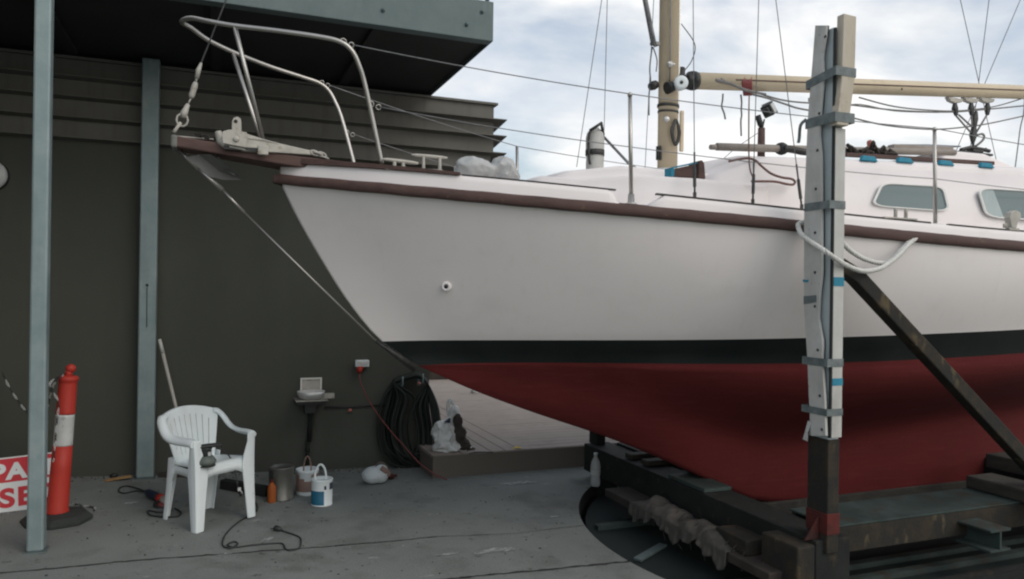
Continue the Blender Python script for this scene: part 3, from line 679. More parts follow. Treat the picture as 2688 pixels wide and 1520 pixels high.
# bulwark
bul_px = [(712, 409), (850, 418), (1000, 428), (1150, 441), (1350, 458), (1555, 477)]
bul2_px = [(1640, 488), (1800, 505), (2010, 528), (2200, 549), (2350, 563), (2400, 567), (2575, 580)]
bi = lambda X: bs(max(X, .352))-.012 if X > .5 else bs(max(X, .352))
z_b = curve_z(bul_px+bul2_px, bi, tailx)
print('bul h', [(round(X, 2), round(z_b(X)-z_rt(X), 3)) for X in (.4, .8, 1.2, 2, 3, 4, 5, 6)])
Xg0, Xg1 = onskin(1556, 477, bi).x, onskin(1632, 488, bi).x
def bulwark(Xa, Xb, side, ea=0, eb=.04):
    sg_ = -1 if side == 'near' else 1; rr = []
    for X in xrange(Xa, Xb, 60):
        B = bs(max(X, .352)); zt_ = z_b(X); zr = z_rt(max(X, .352))-.006
        k = 1
        if ea and X-Xa < ea: k = (X-Xa)/ea
        if eb and Xb-X < eb: k = min(k, (Xb-X)/eb)
        zt_ = zr+.012+(zt_-zr-.012)*k**.7
        rr.append([(X, CY+sg_*max(B-o, .004), z) for o, z in ((.001, zr), (.006, zr+(zt_-zr)*.6), (.012, zt_-.006), (.02, zt_), (.05, zt_), (.057, zt_-.006), (.06, zr))])
    mb = MB(); mb.grid(rr)
    for o in (0, len(mb.v)-7): mb.f.append([o+k for k in range(7)]); mb.mi.append(0); mb.sm.append(False)
    return mb
for s in ('near', 'far'):
    obj('bulwark', bulwark(.355, Xg0, s), m_deckw, yacht); obj('bulwark', bulwark(Xg1, XE, s, .05, 0), m_deckw, yacht)
# timber capping at the bow and thin tracks further aft
def capping(Xa, Xb, side, wd, ht, off=.03, taper=False):
    sg_ = -1 if side == 'near' else 1; P = []
    for X in xrange(Xa, Xb, 40): P.append((X, CY+sg_*max(bs(max(X, .352))-off, 0.), z_b(X)+ht/2))
    hs_ = [ht*(1-.55*i/39) if taper else ht for i in range(40)]
    return MB().strap([Vector((p[0], p[1], z_b(p[0])+hs_[i]/2)) for i, p in enumerate(P)], wd, hs_, (0, 0, 1), sm=False)
Xc1 = onskin(1160, 441, bi).x
for s in ('near', 'far'):
    obj('cap_rail', capping(.36, Xc1, s, .07, .034, .03, True), m_teak, yacht)
    obj('genoa_track', capping(Xc1+.01, Xg0-.01, s, .028, .008), m_wire_d, yacht)
    obj('genoa_track', capping(Xg1+.05, onskin(2352, 563, bi).x-.03, s, .028, .010), m_wire_d, yacht)
    obj('genoa_track', capping(onskin(2390, 563, bi).x, XE-.3, s, .028, .010), m_wire_d, yacht)
# bowsprit
A = PY(440, 354, CY-.09); B_ = PY(735, 404, CY-.12)
zA, zB = A.z, B_.z
b = MB(); rr = []
for t in xrange(0, 1, 14):
    X = A.x+(1.25-A.x)*t; hw = .085+.05*min(1, t*1.6); zc = zA+(zB-zA)*min(1.0, (X-A.x)/(B_.x-A.x)) if X < B_.x else zB-(X-B_.x)*.045; h = .062
    rr.append([(X, CY-hw, zc-h/2), (X, CY-hw, zc+h/2), (X, CY+hw, zc+h/2), (X, CY+hw, zc-h/2)])
b.grid(rr, 0, False, True); b.f.append([0, 1, 2, 3]); b.mi.append(0); b.sm.append(False); n_ = len(b.v); b.f.append([n_-4, n_-3, n_-2, n_-1]); b.mi.append(0); b.sm.append(False)
spr = obj('bowsprit', b, m_teak, yacht, bevel=.008)
b = MB(); b.bb((A.x-.022, CY-.09, zA-.036), (A.x+.014, CY+.09, zA+.036)); obj('end_fitting', b, m_fluke, spr, bevel=.012)
b = MB(); b.bb((A.x-.02, CY-.03, zA+.033), (A.x+.20, CY+.03, zA+.041)); obj('stay_strap', b, m_alloy, spr, bevel=.003)
b = MB()
for k in range(7):
    c = Vector((A.x+.12+k*.035, CY-.03+random.uniform(-.02, .02), zA+.052+random.uniform(-.006, .01)-k*.006)); d = Vector((1, random.uniform(-1, 1), random.uniform(-.4, .4))).normalized(); n0 = d.orthogonal().normalized()
    b.tube([c+d*.022*math.cos(q)+n0*.012*math.sin(q) for q in [2*math.pi*i/8 for i in range(8)]], .005, 5, closed=True)
obj('rusty_shackle', b, m_rust, spr)
# anchor stowed on the bowsprit
anc = MB(); YA = CY-.16
f = lambda x, y, Y=YA: PY(x, y, Y)
lug = [(558, 343), (560, 330), (575, 326), (583, 326), (583, 305), (588, 296), (597, 293), (605, 298), (607, 308), (607, 330), (621, 333), (622, 352), (617, 371), (560, 360)]
anc.prism([f(*q) for q in lug], (0, .012, 0)); anc.lathe(f(594, 350), [(.016, 0), (.016, .012), (.008, .016)], 10, (0, -1, 0))
hole = f(593, 305)
o = obj('roller_bracket', anc, m_alloy, yacht, bevel=.003)
b = MB(); b.bb(f(563, 364)-Vector((0, -.02, 0)), f(660, 376)+Vector((0, .05, -.01))); obj('bracket_shim', b, m_dk, o); b = MB(); b.lathe(hole, [(.010, .0), (.010, .004)], 12, (0, -1, 0)); obj('bracket_hole', b, m_dk, o)
b = MB(); b.tube([f(548, 330, CY-.10), f(556, 355, CY-.10), f(575, 372, CY-.12)], [.02, .028, .018], 8); b.prism([f(566, 340, CY-.14), f(620, 336, CY-.14), f(665, 350, CY-.14), f(710, 362, CY-.13), f(790, 380, CY-.12), f(788, 390, CY-.12), f(700, 384, CY-.13), f(618, 380, CY-.14), f(575, 372, CY-.14)], (0, .035, 0)); b.bb(f(648, 388, CY-.165), f(675, 366, CY-.165)+Vector((0, .02, 0)))
an = obj('anchor', b, m_alloy, yacht, bevel=.005)
b = MB(); fl_px = [(452, 385), (465, 396), (485, 392), (500, 388), (515, 398), (550, 430), (610, 452), (560, 452), (525, 444), (498, 420), (470, 402)]
lp = [PY(x, y, CY-.02) for x, y in fl_px]; top = [PY(x, y, CY-.10-.05*(i in (5, 6, 7))) for i, (x, y) in enumerate(fl_px)]
b.prism(lp, (0, .016, 0)); b.add([lp[3], lp[5], lp[6], PY(580, 420, CY-.16), PY(530, 388, CY-.12)], [(0, 1, 2, 3, 4)]); b.tube([PY(548, 395, CY-.03), PY(560, 420, CY-.05), PY(590, 440, CY-.08)], .008, 6)
obj('fluke', b, m_fluke, an)
b = MB()
for k, (x, y) in enumerate([(792, 385), (800, 386), (809, 389), (815, 396)]):
    c = f(x, y, CY-.12); d = Vector((1, 0, -.25)).normalized(); n0 = Vector((0, 1, 0)) if k % 2 else Vector((0, 0, 1)); b.tube([c+d*.026*math.cos(q)+n0*.013*math.sin(q) for q in [2*math.pi*i/10 for i in range(10)]], .006, 6, closed=True)
obj('chain_link', b, m_alloy, an)
# forestay and bobstay
F0 = PY(440, 320, CY); MTOP = Vector((3.05, CY, 10.6)); f1 = PY(567, 0, CY); dirf = (f1-F0).normalized(); F1 = F0+dirf*((MTOP.x-F0.x)/dirf.x)
b = MB(); b.tube([PY(505, 160, CY), F1], .0045, 6); fs_ = obj('forestay', b, m_wire, yacht)
tb = MB()
tb.tube([PY(436, 333, CY), PY(441, 327, CY), PY(455, 308, CY)], .010, 6); tb.tube([PY(460, 296, CY), PY(463, 284, CY), PY(473, 262, CY)], [.016, .02, .011], 8); tb.tube([PY(473, 262, CY), PY(480, 247, CY)], .005, 6); tb.tube([PY(480, 247, CY), PY(482, 240, CY), PY(490, 215, CY), PY(492, 207, CY)], [.012, .017, .017, .012], 8); tb.tube([PY(492, 207, CY), PY(495, 195, CY)], .006, 6); tb.tube([PY(495, 197, CY), PY(499, 176, CY), PY(506, 158, CY)], [.012, .014, .006], 8)
c = PY(458, 302, CY); tb.tube([c+Vector((.03*math.cos(q), 0, .036*math.sin(q))) for q in [2*math.pi*i/10 for i in range(10)]], .006, 6, closed=True)
obj('turnbuckle', tb, m_alloy, fs_)
b = MB(); S0 = PY(450, 378, CY); S1 = PY(1045, 925, CY); g1 = PY(945, 858, CY); g0 = PY(500, 425, CY); b.tube([S0, g0], [.012, .014], 8); b.tube([g0, PY(560, 478, CY)], .013, 8); b.tube([PY(560, 478, CY), PY(615, 535, CY)], .008, 8); b.tube([PY(615, 535, CY), g1], .0055, 8); bob = obj('bobstay', b, m_ss, yacht)
b = MB(); b.tube([g1, g1.lerp(S1, .4), S1], [.009, .016, .03], 8); obj('stem_plate', b, m_wire_d, bob)
# pulpit
def both(x, zpt, Yw): return x
def PW(x, y, wv): return PY(x, y, CY-wv)
near_rail = [PW(960, 412, .385), PW(943, 330, .40), PW(918, 215, .43), PW(903, 165, .45), PW(885, 128, .46), PW(855, 105, .455), PW(800, 92, .43), PW(700, 78, .36), PW(590, 65, .25), PW(520, 53, .17), PW(480, 46, .09), PW(457, 55, .0)]
full = near_rail[:-1]+[near_rail[-1]]+[Vector((q.x, 2*CY-q.y, q.z)) for q in near_rail[-2::-1]]
b = MB(); b.tube(cat(full, 6), .0135, 10); pul = obj('pulpit', b, m_ss, yacht)
fx = PY(662, 357, CY-.03); tn = PW(590, 66, .25)
for s in (1, -1):
    tt = Vector((tn.x, CY-s*.25, tn.z)); b = MB(); b.tube([tt, Vector((fx.x, CY-s*.05, fx.z))], .0125, 10); obj('leg', b, m_ss, pul)
b = MB(); b.box(Vector((fx.x, CY, fx.z-.012)), (.09, .16, .014)); obj('foot_plate', b, m_ss, pul, bevel=.003)
def ring(c, r, nrm_, rad=.004): 
    n0 = Vector(nrm_).normalized(); a = n0.orthogonal().normalized(); d = n0.cross(a); return [Vector(c)+a*r*math.cos(q)+d*r*math.sin(q) for q in [2*math.pi*i/12 for i in range(12)]]
def eye(px, py, wv):
    c = PW(px, py, wv); b = MB(); b.tube(ring(c, .017, (0, 1, .2)), .0035, 5, closed=True); b.tube(ring(c+Vector((.045, 0, -.012)), .014, (0, 1, .2)), .003, 5, closed=True); obj('lifeline_eye', b, m_ss, pul); return c
# stanchions and lifelines
st_in = .075
def stanchion(px, pt, py, side=1, rr=.0125):
    if side == 1:
        base = onskin(px, py, lambda X: bs(max(X, .36))-st_in); Y = base.y
    else:
        Y = CY+side; base = PY(px, py, Y)
    base.z = z_rt(base.x)+.01
    topz = PY(pt[0], pt[1], Y).z; topx = PY(pt[0], pt[1], Y).x
    b = MB(); b.tube([base+Vector((0, 0, .03)), Vector((topx, Y, topz))], [rr, rr*.92], 10); s = obj('stanchion', b, m_ss, yacht)
    b = MB(); b.lathe(base, [(.035, 0), (.035, .006), (.02, .012), (.018, .06)], 14); obj('socket', b, m_ss, s); b = MB(); b.lathe(Vector((topx, Y, topz)), [(rr*1.15, -.014), (rr*1.1, .002), (rr*.6, .008)], 10); obj('cap', b, m_ss, s)
    return base, Vector((topx, Y, topz))
s1b, s1t = stanchion(1587, (1584, 236), 512); s2b, s2t = stanchion(2352, (2350, 323), 577)
for (bb0, tt0) in ((s1b, s1t), (s2b, s2t)):
    yy = 2*CY-bb0.y; b = MB(); bb1 = Vector((bb0.x, yy, bb0.z)); b.tube([bb1, Vector((tt0.x, yy, tt0.z))], .0125, 8); s = obj('stanchion', b, m_ss, yacht); b = MB(); b.lathe(bb1, [(.035, 0), (.02, .012), (.018, .06)], 12); obj('socket', b, m_ss, s)
e1 = eye(863, 105, .455); e2 = eye(932, 262, .42)
e3 = Vector((e1.x, 2*CY-e1.y, e1.z)); e4 = Vector((e2.x, 2*CY-e2.y, e2.z))
for c in (e3, e4):
    b = MB(); b.tube(ring(c, .015, (0, 1, .2)), .0035, 5, closed=True); b.tube(ring(c+Vector((.04, 0, -.012)), .013, (0, 1, .2)), .003, 5, closed=True); obj('lifeline_eye', b, m_ss, pul)
s3t = Vector((8.0, CY-.74, z_rt(7.9)+.68))
def line(name, P, r, mt, par=yacht, seg=6): b = MB(); b.tube(P, r, seg); return obj(name, b, mt, par)
mid1 = s1b.lerp(s1t, .52); mid2 = s2b.lerp(s2t, .52)
line('lifeline', sag(e1+Vector((.05, 0, -.01)), s1t, .012)+sag(s1t, s2t, .015)[1:]+sag(s2t, s3t, .02)[1:], .0032, m_wire)
line('lifeline', sag(e2+Vector((.05, 0, -.01)), mid1, .012)+sag(mid1, mid2, .015)[1:]+sag(mid2, s3t-Vector((0, 0, .3)), .02)[1:], .0028, m_wire)
fst = lambda q: Vector((q.x, 2*CY-q.y, q.z))
line('lifeline', sag(e3+Vector((.05, 0, -.01)), fst(s1t), .012)+sag(fst(s1t), fst(s2t), .015)[1:]+sag(fst(s2t), fst(s3t), .02)[1:], .0032, m_wire)
line('lifeline', sag(e4+Vector((.05, 0, -.01)), fst(mid1), .012)+sag(fst(mid1), fst(mid2), .015)[1:], .0028, m_wire)
# cleats at the bow and midships
def cleat(pxa, pxb, feet, Y, zb, mt=m_alloy, r=.011):
    a, c = PY(*pxa, Y), PY(*pxb, Y); b = MB(); b.tube([a, a.lerp(c, .15), a.lerp(c, .5), a.lerp(c, .85), c], [r*.6, r, r*1.15, r, r*.6], 8)
    for q in feet:
        t = PY(q, pxa[1]+(pxb[1]-pxa[1])*(q-pxa[0])/(pxb[0]-pxa[0]), Y); b.tube([t, Vector((t.x, Y, zb))], [r*.9, r*1.2], 8)
    m0 = a.lerp(c, .5); b.bb((m0.x-.09, Y-.02, zb-.012), (m0.x+.09, Y+.02, zb)); return obj('cleat', b, mt, yacht, bevel=.002)
Yc = CY-.42; Xc = PY(1005, 420, Yc).x; cleat((962, 400), (1052, 411), (992, 1014), Yc, z_b(Xc)+.014)
Yc = CY+.30; cleat((1035, 389), (1125, 397), (1065, 1110-4), Yc, PY(1085, 426, Yc).z)
Yc = CY-bs(PY(2262, 540, 3.55).x)+.035; Xc = PY(2262, 548, Yc).x
b = MB()
for q in (2252, 2278): t = PY(q, 524, Yc); b.tube([t, Vector((t.x, Yc, z_b(Xc)+.01))], .012, 8)
b.bb((Xc-.14, Yc-.015, z_b(Xc)+.009), (Xc+.14, Yc+.015, z_b(Xc)+.02)); obj('fairlead', b, m_alloy, yacht, bevel=.003)
Yc = CY-bs(4.9)+.03; p = PY(2546, 560, Yc); zt_ = z_b(p.x)+.012
b = MB(); bk = [PY(x, y, Yc) for x, y in ((2538, 575), (2533, 548), (2536, 535), (2548, 529), (2560, 535), (2562, 547), (2553, 560), (2549, 576))]; b.prism([q-Vector((0, .02, 0)) for q in bk], (0, .045, 0)); b.box(Vector((p.x, Yc, zt_)), (.10, .035, .02)); b.tube([PY(2527, 573, Yc), PY(2527, 562, Yc)], .014, 8)
obj('sheet_block', b, m_alloy, yacht, bevel=.006)
# ================================================================== superstructure
def loft(mb, secs, mi=0):
    rr = [[(X, y, z) for y, z in pts] for X, pts in secs]; mb.grid(rr, mi); n = len(rr[0])
    for o in (0, len(mb.v)-n): mb.f.append([o+k for k in range(n)]); mb.mi.append(mi); mb.sm.append(False)
    return mb
def sect(hw, z0, zs_, zc, rad=.05, lean=.03, n=6):
    """half section: foot, side, rounded shoulder, crowned top, mirrored"""
    P = [(-hw, z0), (-hw+lean*.4, z0+(zs_-z0)*.4), (-hw+lean*.8, zs_-rad)]
    for k in range(n+1):
        a = math.pi/2*k/n; P.append((-hw+lean*.8+rad*(1-math.cos(a)), zs_-rad+rad*math.sin(a)))
    P += [(-hw*.5, zs_+(zc-zs_)*.75), (0, zc)]
    full = P+[(-y, z) for y, z in P[-2::-1]]
    return [(CY+y, z) for y, z in full]
# forward trunk
t0 = PY(1338, 453, CY-.35); t1_ = PY(1440, 418, CY-.35); t2_ = PY(1690, 424, CY-.45)
sA, sB, sC = PY(1420, 438, CY-.52).z, PY(1690, 445, CY-.72).z, PY(1775, 449, CY-.76).z
zb0 = t0.z-.06; secs = []
for X, hw, zt_, zc in ((t0.x, .34, zb0+.045, zb0+.05), (t0.x+.06, .40, zb0+.09, zb0+.10), (t1_.x-.02, .52, sA-.01, sA+.005), (t1_.x+.15, .60, sA, sA+.015), (2.4, .73, sB, sB+.02), (2.8, .78, sC, sC+.02), (3.3, .80, sC-.02, sC)):
    secs.append((X, sect(hw, z_rt(X)-.02, zt_, zc, .03, .015)))
trk = obj('foredeck_trunk', loft(MB(), secs), m_deckw, yacht)
secs = []
for X, hw, zz_ in ((t1_.x-.12, .30, t1_.z-.065), (t1_.x+.02, .36, t1_.z-.02), (t1_.x+.14, .40, t1_.z-.006), (2.4, .50, t2_.z-.012), (2.75, .54, t2_.z-.02), (3.3, .54, t2_.z-.03)):
    secs.append((X, sect(hw, sA-.08, zz_, zz_+.02, .025, .02)))
obj('trunk_top', loft(MB(), secs), m_deckw, yacht)
# main cabin
c0 = PY(1778, 440, CY-.62); ct = PY(1880, 390, CY-.62); cr_ = PY(2130, 398, CY-.7); ce = PY(2480, 412, CY-.7)
print('cabin', c0, ct, cr_, ce, 'trunk', t0, t1_, t2_)
zside = lambda X: ct.z-.015+(ce.z-ct.z)*max(0, min(1.3, (X-ct.x)/(ce.x-ct.x)))
secs = [(c0.x-.02, sect(.64, z_rt(3)-.05, c0.z-.03, c0.z+.01, .04, .03))]
for X, hw in ((c0.x+.10, .69), (c0.x+.26, .73), (ct.x+.02, .765), (ct.x+.10, .78), (3.6, .80), (4.2, .82), (5., .82), (5.8, .80), (6.3, .78)):
    f_ = min(1, max(0, (X-c0.x)/(ct.x+.06-c0.x))); z_ = c0.z-.03+(zside(max(X, ct.x))-c0.z+.03)*f_**.85
    secs.append((X, sect(hw, z_rt(X)-.05, z_, z_+.02+.05*f_, .075, .05)))
cab = obj('cabin', loft(MB(), secs), m_deckw, yacht)
b = MB(); 
ledge = [PY(x, y, CY-.80) for x, y in ((1905, 425), (2020, 436), (2130, 446), (2360, 459), (2575, 470))]
# windows
def rounded(poly2, rad=.25, n=5):
    o = []; N_ = len(poly2)
    for i in range(N_):
        a, p, c = Vector(poly2[i-1]), Vector(poly2[i]), Vector(poly2[(i+1) % N_])
        s0 = p.lerp(a, rad); s1 = p.lerp(c, min(rad, .5*rad+.08) if (c-p).length > (a-p).length else rad)
        for k in range(n+1):
            t = k/n; o.append(s0.lerp(p, t).lerp(p.lerp(s1, t), t))
    return o
def yside(X): return CY-.805
def window(px, curt=None):
    Yw = CY-.80-.008
    P3 = [PY(x, y, Yw) for x, y in px]; lp = rounded([(p.x, p.z) for p in P3], .22); c = sum((Vector(q) for q in lp), Vector((0, 0)))/len(lp)
    def sc(k): 
        o = []
        for q in lp:
            d = Vector(q)-c; l = d.length; o.append(c+d*((l+k)/l))
        return o
    w3 = lambda q, y: (q[0], y, q[1])
    g = MB(); g.prism([w3(q, Yw+.01) for q in lp], (0, -.012, 0)); o = obj('window', g, m_glass, yacht)
    if curt:
        cl = [q for q in lp if q[0] < curt]; g = MB(); xx = max(q[0] for q in cl); cl2 = [q for q in sc(-.012) if q[0] < curt]; g.prism([w3(q, Yw-.0025) for q in cl2], (0, -.001, 0)); obj('curtain', g, m_curt, o)
    fr = MB(); fr.ringplate([w3(q, Yw) for q in sc(.013)], [w3(q, Yw) for q in sc(-.008)], (0, -.012, 0)); obj('frame', fr, m_alu, o, bevel=.003)
    return o
window([(2218, 461), (2368, 470), (2383, 531), (2192, 517)])
window([(2458, 474), (2640, 484), (2655, 556), (2480, 545)], PY(2528, 500, CY-.81).x)
# sea hood and slope at the companionway
h0 = PY(2360, 404, CY-.42); h1 = PY(2478, 386, CY-.42); h2 = PY(2582, 432, CY-.42); zroof = zside(5.3)
b = MB(); z0 = zroof-.03; zt_ = h1.z
P0 = [(h0.x-.02, z0+.03), (h0.x+.10, zt_-.005), (h1.x, zt_), (h2.x, h2.z), (h2.x+.02, z0)]
b.prism([(x, CY-.42, z) for x, z in P0+[(h0.x-.02, z0)]], (0, .84, 0)); obj('companionway_hood', b, m_deckw, yacht, bevel=.02)
# grab rail with taped feet
g0 = PY(2130, 396, CY-.68); g1_ = PY(2497, 407, CY-.68); zr = g1_.z+.01
b = MB(); b.strap([PY(2125, 389, CY-.68), PY(2300, 399, CY-.68), PY(2497, 411, CY-.68)], .03, .028, (0, 0, 1)); gr = obj('grab_rail', b, m_teak, yacht, bevel=.004)
for vx, vy in ((2186, 396), (2277, 400), (2380, 407), (2482, 413)):
    c = PY(vx, vy, CY-.765); b = MB(); w_ = .075; zb = c.z-.026
    b.prism([(c.x-w_, CY-.775, zb), (c.x+w_, CY-.775, zb), (c.x+w_*.7, CY-.765, c.z+.012), (c.x-w_*.7, CY-.765, c.z+.012)], (0, .03, 0)); obj('taped_foot', b, m_blue, gr, bevel=.006)
# fore cabin handrail moulding line
b = MB(); b.strap([Vector((p.x, CY-.775, p.z+.004)) for p in ledge], .006, .006, (0, 0, 1)); 

# ================================================================== mast and boom
mb_ = PY(1672, 430, CY); mX0, mX1 = PY(1650, 300, CY).x, PY(1709, 300, CY).x; mxc = (mX0+mX1)/2; rx = (mX1-mX0)/2*.97/1.0
zbase = t2_.z-.02
print('mast', mX0, mX1)
def ell(rx_, ry_, n=28): return [(rx_*math.cos(2*math.pi*k/n), ry_*math.sin(2*math.pi*k/n)) for k in range(n)]
b = MB(); b.sweep([(mxc, CY, zbase), (mxc, CY, 10.7)], lambda i: ell(.058, .077), upv=(1, 0, 0)); mast = obj('mast', b, m_cream, yacht)
b = MB(); b.bb((mxc+.075, CY-.014, zbase+.35), (mxc+.087, CY+.014, 10.6)); obj('luff_track', b, m_alu, mast)
pm = lambda x, y, d=.075: PY(x, y, CY-d)
b = MB(); b.tube([pm(1687, 0, .07)+Vector((0, 0, 2)), pm(1686, 60, .07), pm(1686, 150, .072), pm(1684, 205, .075)], .005, 6); obj('halyard', b, m_wire, mast)
c = pm(1684, 163, .066); b = MB(); b.lathe(c, [(.02, 0), (.02, .02), (.008, .022), (.006, .03)], 12, (-.3, -1, 0)); b.ball(c+Vector((.02, -.02, 0)), .011, 8); b.ball(c+Vector((-.02, -.02, .004)), .012, 8); obj('cleat', b, m_alu, mast)
c = pm(1708, 213, .10); b = MB(); b.tube([c+Vector((-.09, .02, -.03)), c+Vector((0, .02, 0))], [.045, .03], 10); obj('winch_pad', b, m_wire_d, mast)
b = MB(); b.lathe(c, [(.046, 0), (.05, .02), (.044, .03), (.05, .045), (.05, .06), (.03, .065), (.012, .062)], 20, (-.35, -1, 0)); wn = obj('winch', b, m_wht, mast)
b = MB(); b.lathe(c+Vector((-.35, -1, 0)).normalized()*.064, [(.013, 0), (.011, .006)], 10, (-.35, -1, 0)); obj('winch_socket', b, m_dk, wn) if False else obj('winch_socket', b, m_dk, mast)
zb1 = PY(1680, 268, CY).z
b = MB(); b.sweep([(mxc, CY, zb1-.008), (mxc, CY, zb1+.012)], lambda i: ell(.066, .085), upv=(1, 0, 0)); b.sweep([(mxc, CY, zb1-.05), (mxc, CY, zb1-.035)], lambda i: ell(.062, .081), upv=(1, 0, 0)); obj('mast_band', b, m_wire_d, mast)
c = pm(1676, 300, .068); b = MB(); b.lathe(c, [(.022, 0), (.02, .012), (.012, .02)], 12, (-.3, -1, 0)); obj('eye_bolt', b, m_alu, mast)
b = MB(); pts = [(1668, 272), (1665, 300), (1668, 330), (1666, 355)]
c = pm(1700, 335, .06)
for k in range(9): 
    o_ = random.uniform(-.012, .012); b.tube(cat([pm(1699+o_*200, 300, .075), pm(1690+random.uniform(-3, 3), 330, .085), pm(1699+random.uniform(-3, 3), 365, .08), pm(1708+random.uniform(-3, 3), 335, .08), pm(1702, 302, .075)], 5), .007, 6)
obj('coiled_halyard', b, m_wire_d, mast)
b = MB(); b.box(pm(1714, 330, .0), (.03, .02, .30)); obj('sail_slide_gate', b, m_cream, mast, bevel=.006)
c = pm(1657, 385, .055); b = MB(); b.box(c, (.035, .03, .10)); b.tube([c+Vector((0, -.02, .05)), c+Vector((0, -.02, -.05))], .008, 6); obj('horn_cleat', b, m_wire_d, mast, bevel=.006)
c = PY(1643, 215, CY); b = MB(); b.lathe(c, [(.03, -.03), (.034, 0), (.03, .03)], 12, (0, 1, 0)); obj('mast_block', b, m_wire_d, mast)
b = MB(); q = PY(1672, 430, CY); b.sweep([(mxc, CY, q.z-.06), (mxc, CY, q.z+.012)], lambda i: ell(.085, .105), upv=(1, 0, 0)); obj('mast_step', b, m_alu, mast)
# spinnaker pole stowed along the mast's forward side
b = MB(); b.tube([PY(1622, 0, CY-.05)+Vector((-.12, 0, .45)), PY(1622, 0, CY-.05), PY(1644, 112, CY-.05)], [.018, .018, .02], 10); b.tube([PY(1636, 55, CY-.09), PY(1648, 118, CY-.08)], .010, 6); b.box(PY(1647, 110, CY-.04), (.06, .04, .022)); obj('stowed_pole', b, m_wire, mast)
b = MB(); b.tube(cat([PY(1640, 118, CY), PY(1634, 170, CY), PY(1636, 205, CY), PY(1632, 240, CY), PY(1632, 290, CY)], 5), .006, 6); b.tube(cat([PY(1642, 118, CY), PY(1652, 150, CY), PY(1650, 180, CY)], 5), .005, 6); obj('rope_tail', b, m_rope_g, mast)
b = MB(); b.tube(cat([PY(1713, 60, CY), PY(1742, 100, CY), PY(1748, 125, CY), PY(1738, 155, CY), PY(1722, 177, CY)], 6), .0035, 6); obj('loose_line', b, m_wire_d, mast)
# boom
k0 = PY(1738, 203, CY); k1 = PY(2574, 232, CY); rb = .0665
bd = (k1-k0).normalized(); kend = k0+bd*4.1
b = MB(); b.sweep([k0, kend], lambda i: ell(rb, rb*.92, 24)); boom = obj('boom', b, m_cream, yacht)
b = MB(); sd = Vector((0, -1, 0)); b.strap([k0+sd*rb*.985+bd*.35+Vector((0, 0, .0)), kend+sd*rb*.985], .007, .010, (0, 0, 1)); obj('sail_track', b, m_teak, boom)
b = MB(); b.lathe(k0-bd*.005, [(rb*1.04, 0), (rb*1.06, .03), (rb*1.0, .045)], 20, bd); b.lathe(k0, [(rb*1.0, -.02), (rb*.5, -.045)], 16, bd); obj('boom_end_cap', b, m_wire_d, boom)
b = MB(); b.tube([Vector((mX1, CY, k0.z-.01)), k0], .022, 10); b.tube([PY(1716, 225, CY), PY(1712, 195, CY), PY(1716, 170, CY)], [.03, .032, .02], 10); obj('gooseneck', b, m_wire_d, boom)
fr_ = lambda x, y, d=.06: PY(x, y, CY-d)
b = MB(); 
for k in range(5): 
    o_ = random.uniform(-4, 4); b.tube(cat([fr_(1805+o_*2, 198+k*1.5), fr_(1840+o_, 212+o_*.6, .075), fr_(1880+o_, 228, .075), fr_(1925, 237, .03)], 5), .009, 6)
obj('lashing_rope', b, m_rope_g, boom)
b = MB()
for k in range(5): b.tube([fr_(1872+k*4, 196+random.uniform(-2, 4), .05), fr_(1868+k*5, 207+random.uniform(-3, 3), .072), fr_(1872+k*4, 240, .03)], .010, 6)
obj('red_lashing', b, m_cordr, boom)
for q in ([(1818, 236), (1817, 252), (1815, 268), (1821, 285), (1824, 300)], [(1863, 238), (1865, 258), (1864, 275), (1865, 290), (1863, 305), (1864, 342)]):
    b = MB(); b.tube(cat([PY(x, y, CY) for x, y in q], 5), .007, 6); obj('hanging_rope', b, m_rope_g, boom)
for q, rr_ in (([(1885, 236), (1930, 247), (1975, 262), (2020, 275), (2130, 290)], .010), ([(1900, 232), (1960, 250), (2020, 258), (2130, 263), (2250, 277), (2380, 282), (2470, 276), (2575, 266)], .009), ([(2160, 245), (2250, 268), (2350, 278), (2420, 278), (2500, 268), (2570, 248)], .008), ([(2120, 290), (2210, 312), (2290, 322), (2360, 325), (2440, 318), (2500, 308), (2590, 288)], .009), ([(2080, 285), (2150, 262), (2250, 279), (2360, 283)], .006)):
    b = MB(); b.tube(cat([PY(x, y, CY) for x, y in q], 6), rr_*.75, 6); obj('slack_line', b, m_rope_g, boom)
c = PY(2045, 252, CY); b = MB(); b.box(c, (.09, .02, .03)); b.tube([c, c+Vector((0, 0, -.07))], .006, 6); obj('boom_bail', b, m_alloy, boom, bevel=.003)
c = PY(2247+20, 220, CY-.058); b = MB(); b.box(c, (.012, .012, .04)); obj('track_stop', b, m_dk, boom)
# mainsheet tackle
mp0 = PY(2448, 360, CY)
for k, x in enumerate((2398, 2438, 2478)):
    tpt = PY(x, 250, CY); b = MB(); b.prism([tpt+Vector(q) for q in ((-.09, -.02, .012), (.10, -.02, .008), (.08, -.02, -.02), (.0, -.02, -.035), (-.06, -.02, -.022))], (0, .04, 0)); ml = obj('sheet_block_hanger', b, m_alloy, boom, bevel=.004)
    e_ = PY(x+3+k, 273, CY); b = MB(); b.strap([e_+Vector((0, 0, .05)), e_, e_+Vector((.02-.01*k, 0, -.06))], [.03, .05, .03], [.02, .035, .02], (0, 1, 0)); obj('sheet_block', b, m_wire_d, boom, bevel=.006)
    b = MB(); b.tube([e_+Vector((0, 0, -.05)), mp0+Vector((-.02+.02*k, 0, .08))], .008, 6); 
    if k == 0: b.tube([e_+Vector((.05, 0, -.05)), mp0+Vector((.0, .01, .14))], .008, 6)
    obj('mainsheet', b, m_rope_g, boom)
